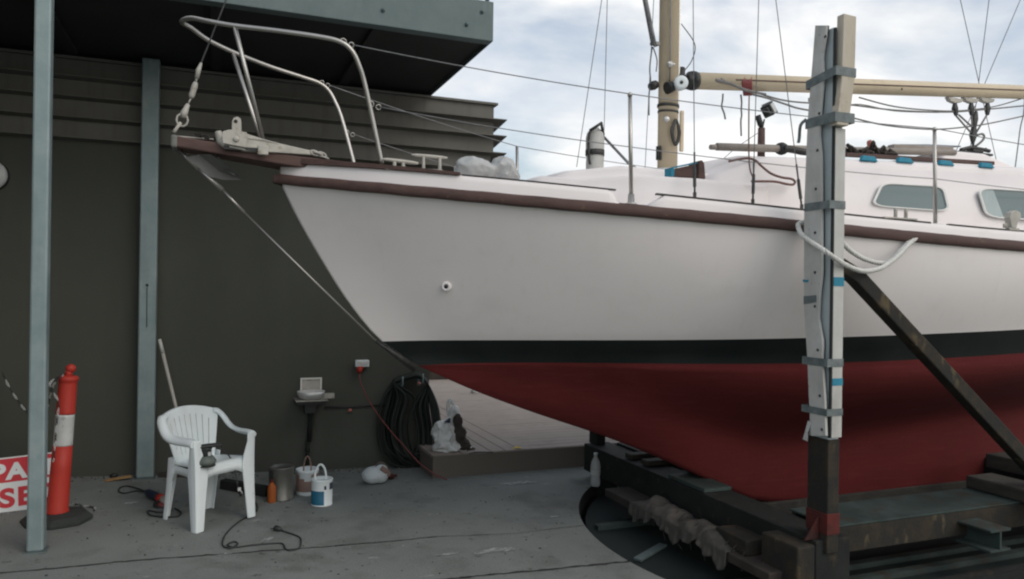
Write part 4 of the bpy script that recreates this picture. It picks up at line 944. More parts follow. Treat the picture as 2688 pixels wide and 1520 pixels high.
b = MB(); b.strap([PY(2446, 362, CY), PY(2447, 340, CY), PY(2449, 320, CY), PY(2451, 298, CY), PY(2455, 280, CY)], [.02, .06, .035, .055, .02], [.02, .04, .03, .035, .02], (0, 1, 0)); b.tube([PY(2447, 385, CY), PY(2447, 360, CY)], .012, 8); obj('lower_block', b, m_wire_d, boom, bevel=.005)
b = MB(); b.tube(cat([PY(2457, 340, CY), PY(2470, 337, CY), PY(2475, 345, CY), PY(2468, 356, CY), PY(2453, 368, CY)], 6), .010, 6); obj('rope_loop', b, m_rope_g, boom)
b = MB(); a_, c_ = PY(2408, 379, CY), PY(2490, 382, CY); b.bb((a_.x, CY-.03, a_.z-.02), (c_.x, CY+.03, a_.z-.0)); b.bb((a_.x+.15, CY-.035, a_.z), (a_.x+.28, CY+.035, a_.z+.022)); b.tube([PY(2416, 377, CY), PY(2440, 371, CY), PY(2470, 376, CY), PY(2488, 380, CY)], .018, 8); b.tube([PY(2478, 372, CY), PY(2478, 380, CY)], .014, 8); obj('sheet_traveller', b, m_wire_d, yacht, bevel=.004)
# ---------------------------------------------------------------- standing rigging
def shroud(p_low, p_high, ext, rr_=.003, tb_=True, side='n'):
    d = (p_high-p_low).normalized(); top = p_low+d*ext; b = MB(); b.tube([p_low, top], rr_, 6); s = obj('shroud', b, m_wire, yacht)
    if tb_:
        b = MB(); b.tube([p_low, p_low+d*.05, p_low+d*.06, p_low+d*.19, p_low+d*.20, p_low+d*.30], [.006, .006, .010, .010, .005, .006], 8); b.box(p_low+Vector((0, 0, -.015)), (.02, .008, .06)); obj('turnbuckle', b, m_wire_d, s)
mastp = lambda z: Vector((mxc, CY, z))
def toward(low, px_top, py_top, zt_):
    # wire from a chain plate to the mast at height zt_, running through a point seen at the frame's top edge
    return low
for (lx, ly), (ux, uy), Yl, Yt, tb_ in (((1747, 490), (1743, 0), 3.78, 4.30, True), ((1893, 507), (1908, 0), 3.74, 4.22, True), ((2016, 520), (1951, 0), 3.66, 4.22, True),
        ((1450, 420), (1513, 0), 5.25, 5.0, False), ((1517, 420), (1527, 0), 5.62, 5.15, False), ((1622, 425), (1631, 250), 5.62, 5.4, False)):
    a_ = PY(lx, ly, Yl); u_ = PY(ux, uy, Yt); shroud(a_, u_, 6.0, tb_=tb_)
a_ = PY(1887, 480, 3.75); u_ = PY(1885, 245, 3.95); b = MB(); b.tube(cat([PY(1893, 445, 3.77), PY(1884, 410, 3.8), PY(1883, 300, 3.9), PY(1884, 240, 4.2)], 5), .005, 6); obj('flag_halyard', b, m_rope_r, yacht)
# wires far side, aft
for (lx, ly), (ux, uy) in (((2505, 402), (2415, 0)), ((2438, 392), (2487, 0)), ((2400, 390), (2557, 20))):
    a_ = PY(lx, ly, CY+.75); u_ = PY(ux, uy, CY+.45); b = MB(); b.tube([a_, u_+(u_-a_).normalized()*2.5], .0035, 6); obj('running_backstay', b, m_wire, yacht)
b = MB(); b.tube(cat([PY(2553, 420, CY+.3), PY(2562, 350, CY+.2), PY(2566, 320, CY+.2), PY(2574, 285, CY+.1), PY(2577, 245, CY)], 5), .005, 6); obj('topping_line', b, m_rope_g, yacht)
# ---------------------------------------------------------------- deck gear
sp0 = PY(1497, 418, CY+.05); spt = PY(1495, 330, CY+.05)
b = MB(); sx = (PY(1517, 380, CY+.05).x-PY(1476, 380, CY+.05).x)/2; cx_ = PY(1496, 380, CY+.05).x
b.lathe((cx_, CY+.05, sp0.z-.1), [(sx*.95, 0), (sx*.97, .12), (sx*.93, .16), (sx*1.02, .22), (sx*1.02, spt.z-sp0.z+.05), (sx*.9, spt.z-sp0.z+.085), (sx*.4, spt.z-sp0.z+.125), (.01, spt.z-sp0.z+.13)], 18); vt = obj('wrapped_post', b, m_pad, yacht)
b = MB(); zz_ = PY(1496, 385, CY+.05).z; b.lathe((cx_, CY+.05, zz_-.02), [(sx*1.05, 0), (sx*1.06, .04)], 18); b.tube(cat([(cx_-sx*.95, CY+.0, spt.z+.0), (cx_-sx*1.2, CY, spt.z-.08), (cx_-sx*1.1, CY, zz_-.05), (cx_-sx*.95, CY, sp0.z)], 4), .01, 6); b.tube([(cx_-sx, CY, spt.z-.01), (cx_, CY-.04, spt.z+.04), (cx_+sx, CY+.05, spt.z-.02)], .012, 6); obj('tape_band', b, m_wire_d, vt)
b = MB(); b.tube([PY(1519, 345, CY+.05), PY(1580, 410, CY-.1), PY(1600, 424, CY-.15)], .010, 8); obj('stay_rod', b, m_wire, yacht)
# deck light on a timber post
lp0 = PY(1914, 388, CY-.45); lp1 = PY(1914, 322, CY-.45)
b = MB(); b.lathe(lp0+Vector((0, 0, -.06)), [(.026, 0), (.026, .05), (.024, lp1.z-lp0.z+.06)], 10); dp = obj('light_post', b, m_teak, yacht)
b = MB(); b.tube([lp1, PY(1912, 312, CY-.45), PY(1905, 290, CY-.45)], [.012, .02, .02], 8); b.tube([lp1+Vector((.012, 0, 0)), PY(1922, 300, CY-.45)], .006, 6); obj('bracket', b, m_dk, dp)
lc = PY(1932, 277, CY-.45); q_ = Matrix.Rotation(R(-35), 3, 'Y') @ Matrix.Rotation(R(25), 3, 'Z')
b = MB(); b.box(lc, (.06, .075, .085), q_); b.box(lc+q_ @ Vector((-.04, 0, 0)), (.035, .05, .06), q_); obj('floodlight', b, m_dk, dp, bevel=.008)
b = MB(); b.box(lc+q_ @ Vector((.032, 0, 0)), (.008, .085, .095), q_); b.box(lc+q_ @ Vector((.004, -.041, 0)), (.05, .006, .07), q_); obj('floodlight_face', b, m_refl, dp, bevel=.003)
b = MB(); b.tube([PY(1905, 335, CY-.4), PY(1850, 372, CY-.35), PY(1790, 425, CY-.3)], .0025, 5); obj('guy_line', b, m_wire, dp)
# solar panel above the coachroof
b = MB(); q4 = [PY(2170, 377, CY-.35), PY(2262, 362, CY+.1), PY(2405, 365, CY+.15), PY(2422, 367, CY-.1), PY(2400, 373, CY-.35)]
b.prism([PY(2195, 375, CY-.3), PY(2262, 362.5, CY+.1), PY(2330, 362.5, CY+.2), PY(2416, 366.5, CY+.05), PY(2330, 372, CY-.25)], (0, 0, -.012)); sp_ = obj('solar_panel', b, m_solar, yacht)
b = MB(); b.strap([PY(2240, 372, CY-.35), PY(2390, 378, CY-.35)], .06, .05, (0, 0, 1)); b.box(PY(2300, 376, CY-.3), (.5, .05, .03)); obj('panel_base', b, m_pole, yacht, bevel=.004)
# ---------------------------------------------------------------- loose things on the boat
pa, pc = PY(1786, 370, CY-.52), PY(2400, 384, CY-.60)
pl_ = thing('whisker_pole', 'long grey brown pole lying along the cabin roof', 'pole', pa)
b = MB(); b.tube([PY(1802, 369, CY-.52), PY(1960, 374, CY-.55), pc], [.026, .026, .024], 10); obj('pole_tube', b, m_pole, pl_)
b = MB(); b.tube([pa, PY(1803, 370, CY-.52)], [.017, .019], 10); obj('pole_end', b, m_pole, pl_)
b = MB(); b.lathe(PY(1965, 374, CY-.55), [(.036, -.03), (.045, 0), (.036, .03)], 12, (1, 0, 0)); obj('collar', b, m_dk, pl_)
b = MB(); b.strap(cat([PY(1970, 373, CY-.58), PY(2000, 378, CY-.6), PY(2040, 384, CY-.62), PY(2140, 380, CY-.6)], 5), .05, .035, (0, 0, 1), sm=True); tag(obj('furled_cloth', b, m_wire_d, None, PY(2000, 378, CY-.6)), 'dark furled cloth bundled along the pole on the cabin roof', 'cloth')
b = MB()
for k in range(14): 
    c = PY(2140+k*8, 380+random.uniform(-3, 8), CY-.66+random.uniform(-.04, .04)); b.tube(cat([c, c+Vector((random.uniform(-.05, .05), random.uniform(-.04, .04), random.uniform(.0, .05))), c+Vector((random.uniform(.02, .09), 0, random.uniform(-.03, .02)))], 4), .012, 6)
tag(obj('rope_pile', b, m_teak_d, None, PY(2180, 384, CY-.66)), 'tangled dark rope heaped on the cabin roof right of the upright', 'rope')
c = PY(2190, 364, CY-.5); b = MB(); b.tube([c+Vector((.03, 0, -.10)), c+Vector((-.012, 0, .015)), c+Vector((-.02, 0, .03))], [.022, .022, .014], 10); tag(obj('handle_grip', b, m_pink, None, c), 'faded pink red handle poking up from the cabin roof clutter', 'handle')
# red-brown mooring line draped over the cabin front
c_px = [(1793+113, 413), (1938, 404), (1953, 405), (1975, 421), (2000, 436), (2020, 446)]
rp = [(1903, 412, .66), (1925, 407, .66), (1950, 405, .68), (1968, 415, .73), (1985, 432, .765), (2010, 446, .785)]
vpx = [(1832, 406, .60), (1850, 402, .62), (1880, 398, .64), (1900, 404, .69), (1915, 418, .755), (1938, 436, .775), (1965, 446, .79), (1990, 450, .795), (1999, 457, .797), (1994, 464, .80), (1978, 463, .80), (1950, 457, .80), (1920, 456, .80), (1890, 456, .795)]
b = MB(); b.tube(cat([PY(x, y, CY-d-.02) for x, y, d in vpx], 6), .008, 7); tag(obj('draped_rope', b, m_rope_r, None, PY(1900, 404, CY-.7)), 'thin maroon rope looped over the front of the cabin', 'rope')
# plastic bag on the foredeck
def crumple(name, lobes, mt, seed, label, catg, jit=.22, amp=.15):
    rn = random.Random(seed); mb = MB(); base = None
    for c, r in lobes:
        n = 18; vs = []; rowsb = []
        for i in range(n//2+1):
            t = math.pi*i/(n//2); row = []
            for k in range(n):
                a = 2*math.pi*k/n; q = 1+rn.uniform(-jit, jit)*math.sin(t)+amp*math.sin(5*a+i*1.7)*math.sin(t); row.append((c[0]+r[0]*math.sin(t)*math.cos(a)*q, c[1]+r[1]*math.sin(t)*math.sin(a)*q, c[2]+r[2]*math.cos(t)*(q*.5+.5)))
            rowsb.append(row)
        mb.grid(rowsb, 0, True, True)
    return mb
def one_skin(mb, name, mt, label, catg, loc, vox=.012, smooth=4):
    o = obj(name, mb, mt, None, loc); md = o.modifiers.new('r', 'REMESH'); md.mode = 'VOXEL'; md.voxel_size = vox; md.use_smooth_shade = True
    sm = o.modifiers.new('s', 'SMOOTH'); sm.iterations = smooth; sm.factor = .4
    dg = bpy.context.evaluated_depsgraph_get(); me = bpy.data.meshes.new_from_object(o.evaluated_get(dg)); old = o.data; o.modifiers.clear(); o.data = me; me.name = name; bpy.data.meshes.remove(old); return tag(o, label, catg)
Yb = CY-.40; q1, q2, q3 = PY(1182, 424, Yb), PY(1222, 428, Yb), PY(1262, 428, Yb)
mbag = crumple('b', [(q1, (.095, .10, .075)), (q1.lerp(q2, .5)+Vector((0, 0, .005)), (.07, .09, .065)), (q2+Vector((0, -.02, -.01)), (.05, .07, .045)), (q3, (.085, .11, .085)), (q3+Vector((.05, 0, -.03)), (.06, .08, .05))], m_bag, 4, '', '')
one_skin(mbag, 'plastic_bag', m_bag, 'crumpled translucent white bag tied in the middle on the foredeck', 'bag', q2)
# brown wooden vent box with blue tape, beside the mast
bx = [PY(1692, 425, CY-.70), PY(1757, 410, CY-.70), PY(1772, 408, CY-.70), PY(1775, 448, CY-.70), PY(1692, 444, CY-.70)]
bt = thing('wooden_block', 'brown wooden wedge with blue tape edges on the trunk beside the mast', 'block', bx[4])
b = MB(); b.prism([bx[4], PY(1764, 449, CY-.70), PY(1756, 411, CY-.70), bx[0]], (0, .07, 0)); obj('body', b, m_teak, bt, bevel=.006)
b = MB(); b.prism([PY(1757, 449, CY-.73), PY(1775, 450, CY-.73), PY(1772, 410, CY-.73), PY(1766, 402, CY-.73), PY(1759, 404, CY-.73)], (0, .12, 0)); obj('end_board', b, m_teak, bt, bevel=.006)
b = MB(); b.prism([PY(1688, 444, CY-.704), PY(1695, 444, CY-.704), PY(1697, 425, CY-.704), PY(1688, 421, CY-.704)], (0, .075, 0)); b.prism([PY(1690, 424, CY-.708), PY(1757, 410, CY-.708), PY(1757, 406, CY-.708), PY(1690, 420, CY-.708)], (0, .005, 0)); b.prism([PY(1752, 451, CY-.74), PY(1797, 455, CY-.74), PY(1783, 457, CY-.74), PY(1770, 463, CY-.74), PY(1762, 455, CY-.74)], (0, .01, 0)); obj('masking_tape', b, m_blue, bt)
def plate(rows_, th, mi=0):
    mb = MB(); mb.grid(rows_, mi)
    me = bpy.data.meshes.new('t'); me.from_pydata([tuple(v) for v in mb.v], [], mb.f); bm = bmesh.new(); bm.from_mesh(me); bmesh.ops.recalc_face_normals(bm, faces=bm.faces); bmesh.ops.solidify(bm, geom=bm.faces[:], thickness=th)
    bm.verts.ensure_lookup_table(); bm.verts.index_update(); o_ = MB(); o_.add([v.co.copy() for v in bm.verts], [[v.index for v in f.verts] for f in bm.faces], mi, True); bm.free(); bpy.data.meshes.remove(me); return o_
# ================================================================== cradle
cz = -.125
cra = thing('boat_cradle', 'rusty steel and timber cradle carrying the yacht on the turntable', 'cradle', (4.6, 4.7, cz))
b = MB(); b.bb((3.15, 3.30, .03), (3.40, 6.15, .27)); obj('cross_beam', b, m_blk_steel, cra, bevel=.006)
b = MB(); b.bb((2.93, 3.42, .015), (3.147, 5.35, .075)); obj('front_plank', b, m_teak_d, cra, bevel=.008)
b = MB(); b.bb((3.02, 3.30, .02), (3.148, 3.60, .25)); obj('beam_end_block', b, m_rust, cra, bevel=.012)
b = MB(); b.bb((2.98, 3.68, .078), (3.145, 3.98, .17)); obj('bracket', b, m_rust, cra, bevel=.006)
b = MB(); b.bb((3.16, 4.35, .273), (3.39, 4.80, .30)); obj('top_plate', b, m_green_steel, cra, bevel=.004)
b = MB(); b.bb((6.2, 3.30, .03), (6.45, 6.15, .27)); obj('cross_beam', b, m_blk_steel, cra, bevel=.006)
b = MB(); b.bb((3.402, 3.42, .13), (6.198, 3.44, .28)); b.bb((6.452, 3.42, .13), (7.4, 3.44, .28)); obj('side_beam_face', b, m_rust, cra, bevel=.003)
b = MB(); b.bb((3.402, 3.42, .283), (6.198, 3.80, .295)); obj('side_beam_flange', b, m_green_steel, cra, bevel=.003)
b = MB(); b.bb((3.402, 3.445, .13), (6.198, 3.80, .145)); b.bb((3.402, 3.75, .147), (6.198, 3.77, .281)); obj('side_beam_web', b, m_rust, cra)
b = MB(); b.bb((3.402, 5.62, .13), (6.198, 6.0, .29)); obj('far_side_beam', b, m_blk_steel, cra, bevel=.004)
b = MB(); b.bb((3.402, 4.55, -.02), (6.198, 4.85, .085)); obj('keel_beam', b, m_oldwood, cra, bevel=.01)
for k, (x, y0, y1, z0, z1) in enumerate(((4.98, 3.0, 3.80, .297, .385), (5.72, 3.05, 4.2, .297, .41), (3.6, 4.9, 5.6, .20, .28))):
    b = MB(); b.bb((x, y0, z0), (x+.26, y1, z1)); obj('timber_sleeper', b, m_oldwood, cra, bevel=.012)
for y0 in (5.15, 5.4):
    b = MB(); b.bb((3.2, y0, .275), (4.3, y0+.10, .315)); obj('plank', b, m_oldwood, cra, bevel=.005)
for x, y in ((3.27, 3.45), (3.27, 5.9), (6.32, 3.45), (6.32, 5.9)):
    b = MB(); b.lathe((x-.02, y, -.03), [(.03, -.05), (.095, -.045), (.095, .045), (.03, .05)], 20, (0, 1, 0)); obj('wheel', b, m_blk_steel, cra)
    b = MB(); b.bb((x-.06, y-.07, -.03), (x+.06, y-.055, .03)); b.bb((x-.06, y+.055, -.03), (x+.06, y+.07, .03)); obj('wheel_fork', b, m_rust, cra)
# stub beam under the near side
b = MB(); ys = 3.20; p = PY(2517, 1360, ys); zt0, zb0_ = PY(2517, 1332, ys).z, PY(2517, 1388, ys).z
b.bb((p.x-.09, ys, zt0-.014), (p.x+.09, ys+.24, zt0)); b.bb((p.x-.008, ys, zb0_+.014), (p.x+.008, ys+.24, zt0-.014)); b.bb((p.x-.09, ys, zb0_), (p.x+.09, ys+.24, zb0_+.014)); obj('stub_beam', b, m_green_steel, cra, bevel=.002)
b = MB(); b.bb((3.0, 3.26, cz), (7.2, 3.32, cz+.05)); b.bb((3.0, 3.275, cz+.05), (7.2, 3.305, cz+.07)); obj('lower_runner', b, m_blk_steel, cra)
# upright with boards, padding and tape
def zy(y, x=2088): return PY(x, y, 3.28).z
UX, UY = 3.21, 3.28; utop = zy(66)
up_ = MB(); up_.bb((UX, UY, .27), (UX+.075, UY+.15, utop)); U = obj('upright', up_, m_galv_l, cra, bevel=.006)
b = MB(); b.bb((UX-.004, UY-.004, .20), (UX+.079, UY+.154, zy(1105))); obj('rusty_foot', b, m_rust, U, bevel=.006)
b = MB(); b.bb((UX-.008, UY-.008, zy(1345)), (UX+.083, UY+.158, zy(1292))); b.prism([(UX-.01, UY+.05, .27), (UX-.11, UY+.05, .27), (UX-.01, UY+.05, .40)], (0, .012, 0)); obj('red_foot_plate', b, m_redp, U, bevel=.003)
bl_px = [(2050, 65), (2041, 180), (2031, 300), (2022, 520), (2022, 640), (2021, 760), (2030, 900), (2034, 1000), (2040, 1095)]
br_px = [(2076, 1097), (2073, 1000), (2066, 900), (2068, 860), (2057, 800), (2060, 740), (2066, 690), (2065, 500), (2064, 390), (2059, 335), (2064, 260), (2070, 190), (2067, 140), (2076, 90), (2077, 62)]
XB = UX-.032
def strip_loft(L_, R_, X, th, n=60):
    """flat board traced between two edge lines on a plane of constant X"""
    def at(px, y):
        ys_ = [q[1] for q in px]; return float(np.interp(y, ys_, [q[0] for q in px]))
    Rr = sorted(R_, key=lambda q: q[1]); rows_ = []
    for i in range(n+1):
        y = 64+(1096-64)*i/n; a_, c_ = PX(at(L_, y), y, X), PX(at(Rr, y), y, X); rows_.append([a_, c_, c_+Vector((th, 0, 0)), a_+Vector((th, 0, 0))])
    mb = MB(); mb.grid(rows_, 0, False, True); mb.f += [[0, 1, 2, 3], [len(mb.v)-4+k for k in range(4)]]; mb.mi += [0, 0]; mb.sm += [False, False]; return mb
obj('pad_board', strip_loft(bl_px, br_px, XB, .016), m_pad, U)
br2 = [(x+2.5+1.8*math.sin(y*.03), y) for x, y in br_px]; bl2 = [(x+3, y) for x, y in bl_px]
obj('rubber_padding', strip_loft(bl2, br2, XB+.0165, .013), m_rub, U)
for y in (92, 285, 378, 475, 585, 685, 770, 880, 995, 1080):
    c = PX(float(np.interp(y, [q[1] for q in bl_px], [q[0] for q in bl_px]))+28, y, XB); b = MB(); b.lathe(c, [(.0085, 0), (.0085, .003), (.004, .007)], 8, (-1, 0, 0)); obj('bolt', b, m_wire_d, U)
b = MB(); b.prism([(UX-.02, UY-.052, zy(318)), (UX+.065, UY-.052, zy(318)), (UX+.105, UY-.052, zy(200)), (UX+.112, UY-.052, zy(40)), (UX+.02, UY-.052, zy(38)), (UX+.012, UY-.052, zy(200))], (0, .05, 0)); obj('timber_pad', b, m_ply, U, bevel=.004)
b = MB(); b.bb((UX+.004, UY-.018, zy(1100)), (UX+.078, UY-.002, zy(322))); obj('front_board', b, m_pad, U, bevel=.002)
b = MB(); b.bb((UX-.006, UY-.0195, zy(1100)), (UX+.0035, UY-.003, zy(70))); obj('edge_seal', b, m_rub, U)
def tape(y, h, mt=m_tape, x0=UX-.0345, x1=UX+.0805, y0=UY-.0215, y1=UY+.174, tilt=0.):
    z = zy(y); o_ = [(x0, y0, z+h/2), (x1, y0, z+h/2), (x1, y1, z+h/2-tilt), (x0, y1, z+h/2-tilt)]; i_ = [(x0+.0025, y0+.0025, z+h/2), (x1-.0025, y0+.0025, z+h/2), (x1-.0025, y1-.0025, z+h/2-tilt), (x0+.0025, y1-.0025, z+h/2-tilt)]
    b = MB(); b.ringplate(o_, i_, (0, 0, -h)); return obj('tape', b, mt, U)
tape(183, .05, y0=UY-.0545, x1=UX+.1125, tilt=.03); tape(298, .055, y0=UY-.0545, x1=UX+.106, tilt=.0); tape(515, .045); tape(912, .045); tape(1036, .04)
for y, h, mt in ((708, .05, m_blue), (960, .04, m_blue)):
    b = MB(); z = zy(y); b.bb((UX+.004, UY-.0205, z-h/2), (UX+.079, UY-.0183, z+h/2)); obj('tape', b, mt, U)
b = MB(); q = [PX(2021, 745, XB-.001), PX(2053, 742, XB-.001), PX(2053, 760, XB-.001), PX(2021, 765, XB-.001)]; b.prism(q, (-.0015, 0, 0)); obj('tape', b, m_tape, U)
b = MB(); q = [PX(2019, 703, XB-.001), PX(2034, 704, XB-.001), PX(2032, 710, XB-.001), PX(2020, 709, XB-.001)]; b.prism(q, (-.0015, 0, 0)); obj('tape', b, m_blue, U)
b = MB(); q = PX(2028, 300, XB); b.strap(cat([q+Vector((0, 0, 0)), q+Vector((-.015, .03, -.03)), q+Vector((-.01, .045, -.10)), q+Vector((-.012, .05, -.13))], 4), .02, .004, (1, 0, 0)); obj('loose_tape', b, m_tape, U)
b = MB(); q = PX(2036, 1060, XB); b.strap([q, q+Vector((-.01, .012, -.06)), q+Vector((-.012, .02, -.11))], [.025, .02, .035], .004, (1, 0, 0)); obj('loose_tape', b, m_pad, U)
# brace
b0 = PY(2100, 668, UY+.08); b1 = PY(2150, 695, UY+.08); b2 = PY(2575, 1155, UY+.10); dd = (b2-b1).normalized(); b3 = b1+dd*((.29-b1.z)/dd.z)
b = MB(); b.strap([b0+Vector((-.02, 0, .02)), b1, b3], .085, .085, (0, 1, 0)); obj('brace', b, m_rust, cra, bevel=.008)
b = MB(); b.bb((b3.x-.12, UY+.02, .297), (b3.x+.14, UY+.2, .31)); obj('brace_foot', b, m_rust, cra)
# far upright
b = MB(); b.bb((UX, 6.02, .27), (UX+.09, 6.17, 2.25)); fu = obj('far_upright', b, m_blk_steel, cra, bevel=.006)
b = MB(); b.bb((UX-.02, 5.92, .8), (UX+.1, 6.018, 2.2)); obj('far_pad_board', b, m_pad, fu, bevel=.006)
b = MB(); b.strap([(UX+.05, 6.10, 1.9), (UX+1.9, 6.05, .29)], .085, .085, (0, 1, 0)); obj('far_brace', b, m_rust, cra, bevel=.006)
# canvas bundle on the front plank
rn = random.Random(17); ny = 90; nc_ = 20; ph = [rn.uniform(0, 6) for _ in range(8)]; rows_ = []
for i in range(ny+1):
    y = 4.92-1.14*i/ny; e_ = min(1, min(i, ny-i)/14); hmp = (.045+.022*math.sin(y*9+ph[0])+.014*math.sin(y*23+ph[1])+.008*math.sin(y*51+ph[2]))*e_; row = []
    drop = .05+.035*math.sin(y*13+ph[3])+.02*math.sin(y*37+ph[4])
    for k in range(nc_+1):
        t = k/nc_; fold = math.sin(y*70+ph[5]+1.5*math.sin(y*17))*.5+math.sin(y*118+ph[6])*.35+rn.uniform(-.25, .25)
        if t < .6:
            q = t/.6; x = 3.135-.225*q; z = .082+hmp*math.sin(math.pi*min(1, q*.9+.08))**.7+.012*e_*math.sin(y*31+q*9+ph[7])*q+.006*fold*e_
        else:
            q = (t-.6)/.4; x = 2.91-.012*q+fold*.014*q; z = .088-(drop+.03)*q
        row.append((x, y, z))
    rows_.append(row)
tag(obj('canvas_bundle', plate(rows_, .006), m_canvas, None, (3.04, 4.35, .08)), 'stained canvas bundle draped along the front of the cradle', 'canvas')
b = MB(); rn = random.Random(5)
for k in range(16):
    y0 = 4.75-k*.07; x = 2.985+rn.uniform(-.02, .02); ln = rn.uniform(.06, .19); b.tube(cat([(x+.04, y0, .13), (x-.01, y0+rn.uniform(-.02, .02), .10), (x-.035, y0+rn.uniform(-.03, .03), .10-ln*.6), (x-.03+rn.uniform(-.02, .02), y0+rn.uniform(-.04, .04), .10-ln)], 4), .004, 5)
tag(obj('frayed_rope', b, m_oldwood, None, (2.98, 4.3, .12)), 'frayed rope ends hanging off the canvas bundle on the cradle', 'rope')
b = MB(); p0, p1 = PZ(1602, 1408, cz+.012), PZ(1668, 1370, cz+.012); b.beam(p0, p1, .06, .018); tag(obj('timber_offcut', b, m_galv_d, None, p0, bevel=.004), 'grey flat offcut lying on the dark turntable near its rim', 'offcut')
# white mooring rope around the upright
yf = UY-.035
rp = [PY(2338, 572, 3.56), PY(2322, 585, 3.52), PY(2290, 610, 3.46), PY(2262, 640, 3.40), PY(2238, 660, 3.36), PY(2210, 676, 3.32), PY(2170, 682, 3.28), PY(2130, 668, yf-.0), PY(2100, 650, yf-.02), PY(2075, 632, yf-.03), PX(2045, 612, XB-.02), PX(2018, 592, XB-.02), PX(2009, 575, XB-.0), PX(2010, 562, XB+.015), Vector((UX+.04, UY+.205, zy(552))), Vector((UX+.11, UY+.19, zy(575))), PY(2113, 608, UY+.12), PY(2140, 632, 3.40), PY(2175, 652, 3.40), PY(2215, 662, 3.40), PY(2240, 655, 3.41), PY(2272, 622, 3.46), PY(2305, 594, 3.50), PY(2340, 573, 3.56)]
def twisted(mb, pts, r, strands=3, pitch=.06):
    P = cat(pts, 14); acc = 0; paths = [[] for _ in range(strands)]; uref = Vector((0, 0, 1))
    for i, p in enumerate(P):
        t = (P[min(i+1, len(P)-1)]-P[max(i-1, 0)]).normalized(); 
        if i: acc += (p-P[i-1]).length
        u_ = (uref-t*uref.dot(t)); u_ = u_.normalized() if u_.length > .05 else t.orthogonal().normalized(); uref = u_; s_ = t.cross(u_)
        for k in range(strands):
            a_ = 2*math.pi*(k/strands+acc/pitch); paths[k].append(p+(u_*math.cos(a_)+s_*math.sin(a_))*r*.52)
    for q in paths: mb.tube(q, r*.58, 6)
    return mb
b = twisted(MB(), rp, .0145)
b = twisted(b, [PY(2310, 590, 3.50), PY(2285, 612, 3.47), PY(2265, 632, 3.43), PY(2250, 650, 3.40)], .015); b.tube(ring(s2b+Vector((0, 0, .03)), .035, (0, 0, 1)), .012, 7, closed=True); b.tube(ring(s2b+Vector((0, 0, .05)), .033, (.1, 0, 1)), .012, 7, closed=True)
tag(obj('mooring_rope', b, m_rope_w, None, s2b), 'white twisted rope tying the yacht stanchion to the upright', 'rope')

# ================================================================== plastic chair
cg = Vector((-.055, 5.736, 0)); cg.z = gz(cg.x)
chair = thing('plastic_chair', 'white moulded plastic armchair standing on the concrete', 'chair', cg, R(216))
chair.scale = (.93, .95, 1)
# seat
rows_ = []
for i in range(13):
    t = i/12; y = -.13+.37*t; row = []
    for k in range(13):
        s_ = k/12*2-1; hw = .19+.05*t; z = .405+.025*t-.012*(1-s_*s_)*math.sin(math.pi*min(1, t*1.1)); 
        if t > .85: z -= ((t-.85)/.15)**2*.03
        row.append((s_*hw, y, z))
    rows_.append(row)
obj('seat', plate(rows_, .008), m_wht, chair, local=True)
b = MB(); ap = []
n = 16
# front apron with arch
F_ = []; G_ = []
for k in range(n+1):
    s_ = k/n*2-1; x = s_*.248; F_.append((x, .243-.015*s_*s_, .402)); G_.append((x, .240-.012*s_*s_, .405-.055-.13*max(0, (abs(s_)-.35)/.65)**2.2))
b = plate([F_, G_], .008); obj('apron', b, m_wht, chair, local=True)
for sgn in (-1, 1):
    F_ = []; G_ = []
    for k in range(n+1):
        t = k/n; y = -.13+.36*t; x = sgn*(.195+.045*t); e_ = abs(t*2-1); F_.append((x, y, .40)); G_.append((x+sgn*.004, y, .40-.05-.14*max(0, (e_-.4)/.6)**2.2))
    obj('side_apron', plate([F_, G_], .008), m_wht, chair, local=True)
# back with slots
def backpt(s_, v):
    hw = .165+.075*v**.9; x = s_*hw; z = .40+v*(.36-.045*s_*s_); y = -.135-.10*v+.065*s_*s_*(.5+.5*v); return (x, y, z)
mbk = MB(); cols = []
us_ = []; slots = 7
for k in range(slots+1):
    a_ = -.74+1.48*k/(slots)
    us_ += [a_-.011, a_+.011]
us_ = [-1.0]+us_+[1.0]; vs_ = [0, .06, .12, .25, .4, .55, .7, .80, .86, .93, 1.0]
grid_ = [[backpt(s_, v) for s_ in us_] for v in vs_]
mb2 = MB(); vsn = [p for r_ in grid_ for p in r_]; nc = len(us_); fs = []
for i in range(len(vs_)-1):
    for k in range(nc-1):
        slot = k % 2 == 1; si = (k-1)//2
        if slot and 2 <= i <= 7 and not (i == 7 and si in (0, slots)) and not (i == 2 and si in (0, slots)): continue
        fs.append((i*nc+k, i*nc+k+1, (i+1)*nc+k+1, (i+1)*nc+k))
me = bpy.data.meshes.new('t'); me.from_pydata(vsn, [], fs); bm = bmesh.new(); bm.from_mesh(me); bmesh.ops.recalc_face_normals(bm, faces=bm.faces); bmesh.ops.solidify(bm, geom=bm.faces[:], thickness=.007); bm.verts.index_update()
o_ = MB(); o_.add([v.co.copy() for v in bm.verts], [[v.index for v in f.verts] for f in bm.faces], 0, False); bm.free(); bpy.data.meshes.remove(me)
obj('backrest', o_, m_wht, chair, local=True)
tr = [backpt(-1+2*k/20, 1.0) for k in range(21)]
b = MB(); b.strap([Vector(p)+Vector((0, -.004, -.012)) for p in tr], .022, .045, (0, 0, 1), sm=True); obj('top_rail', b, m_wht, chair, local=True)
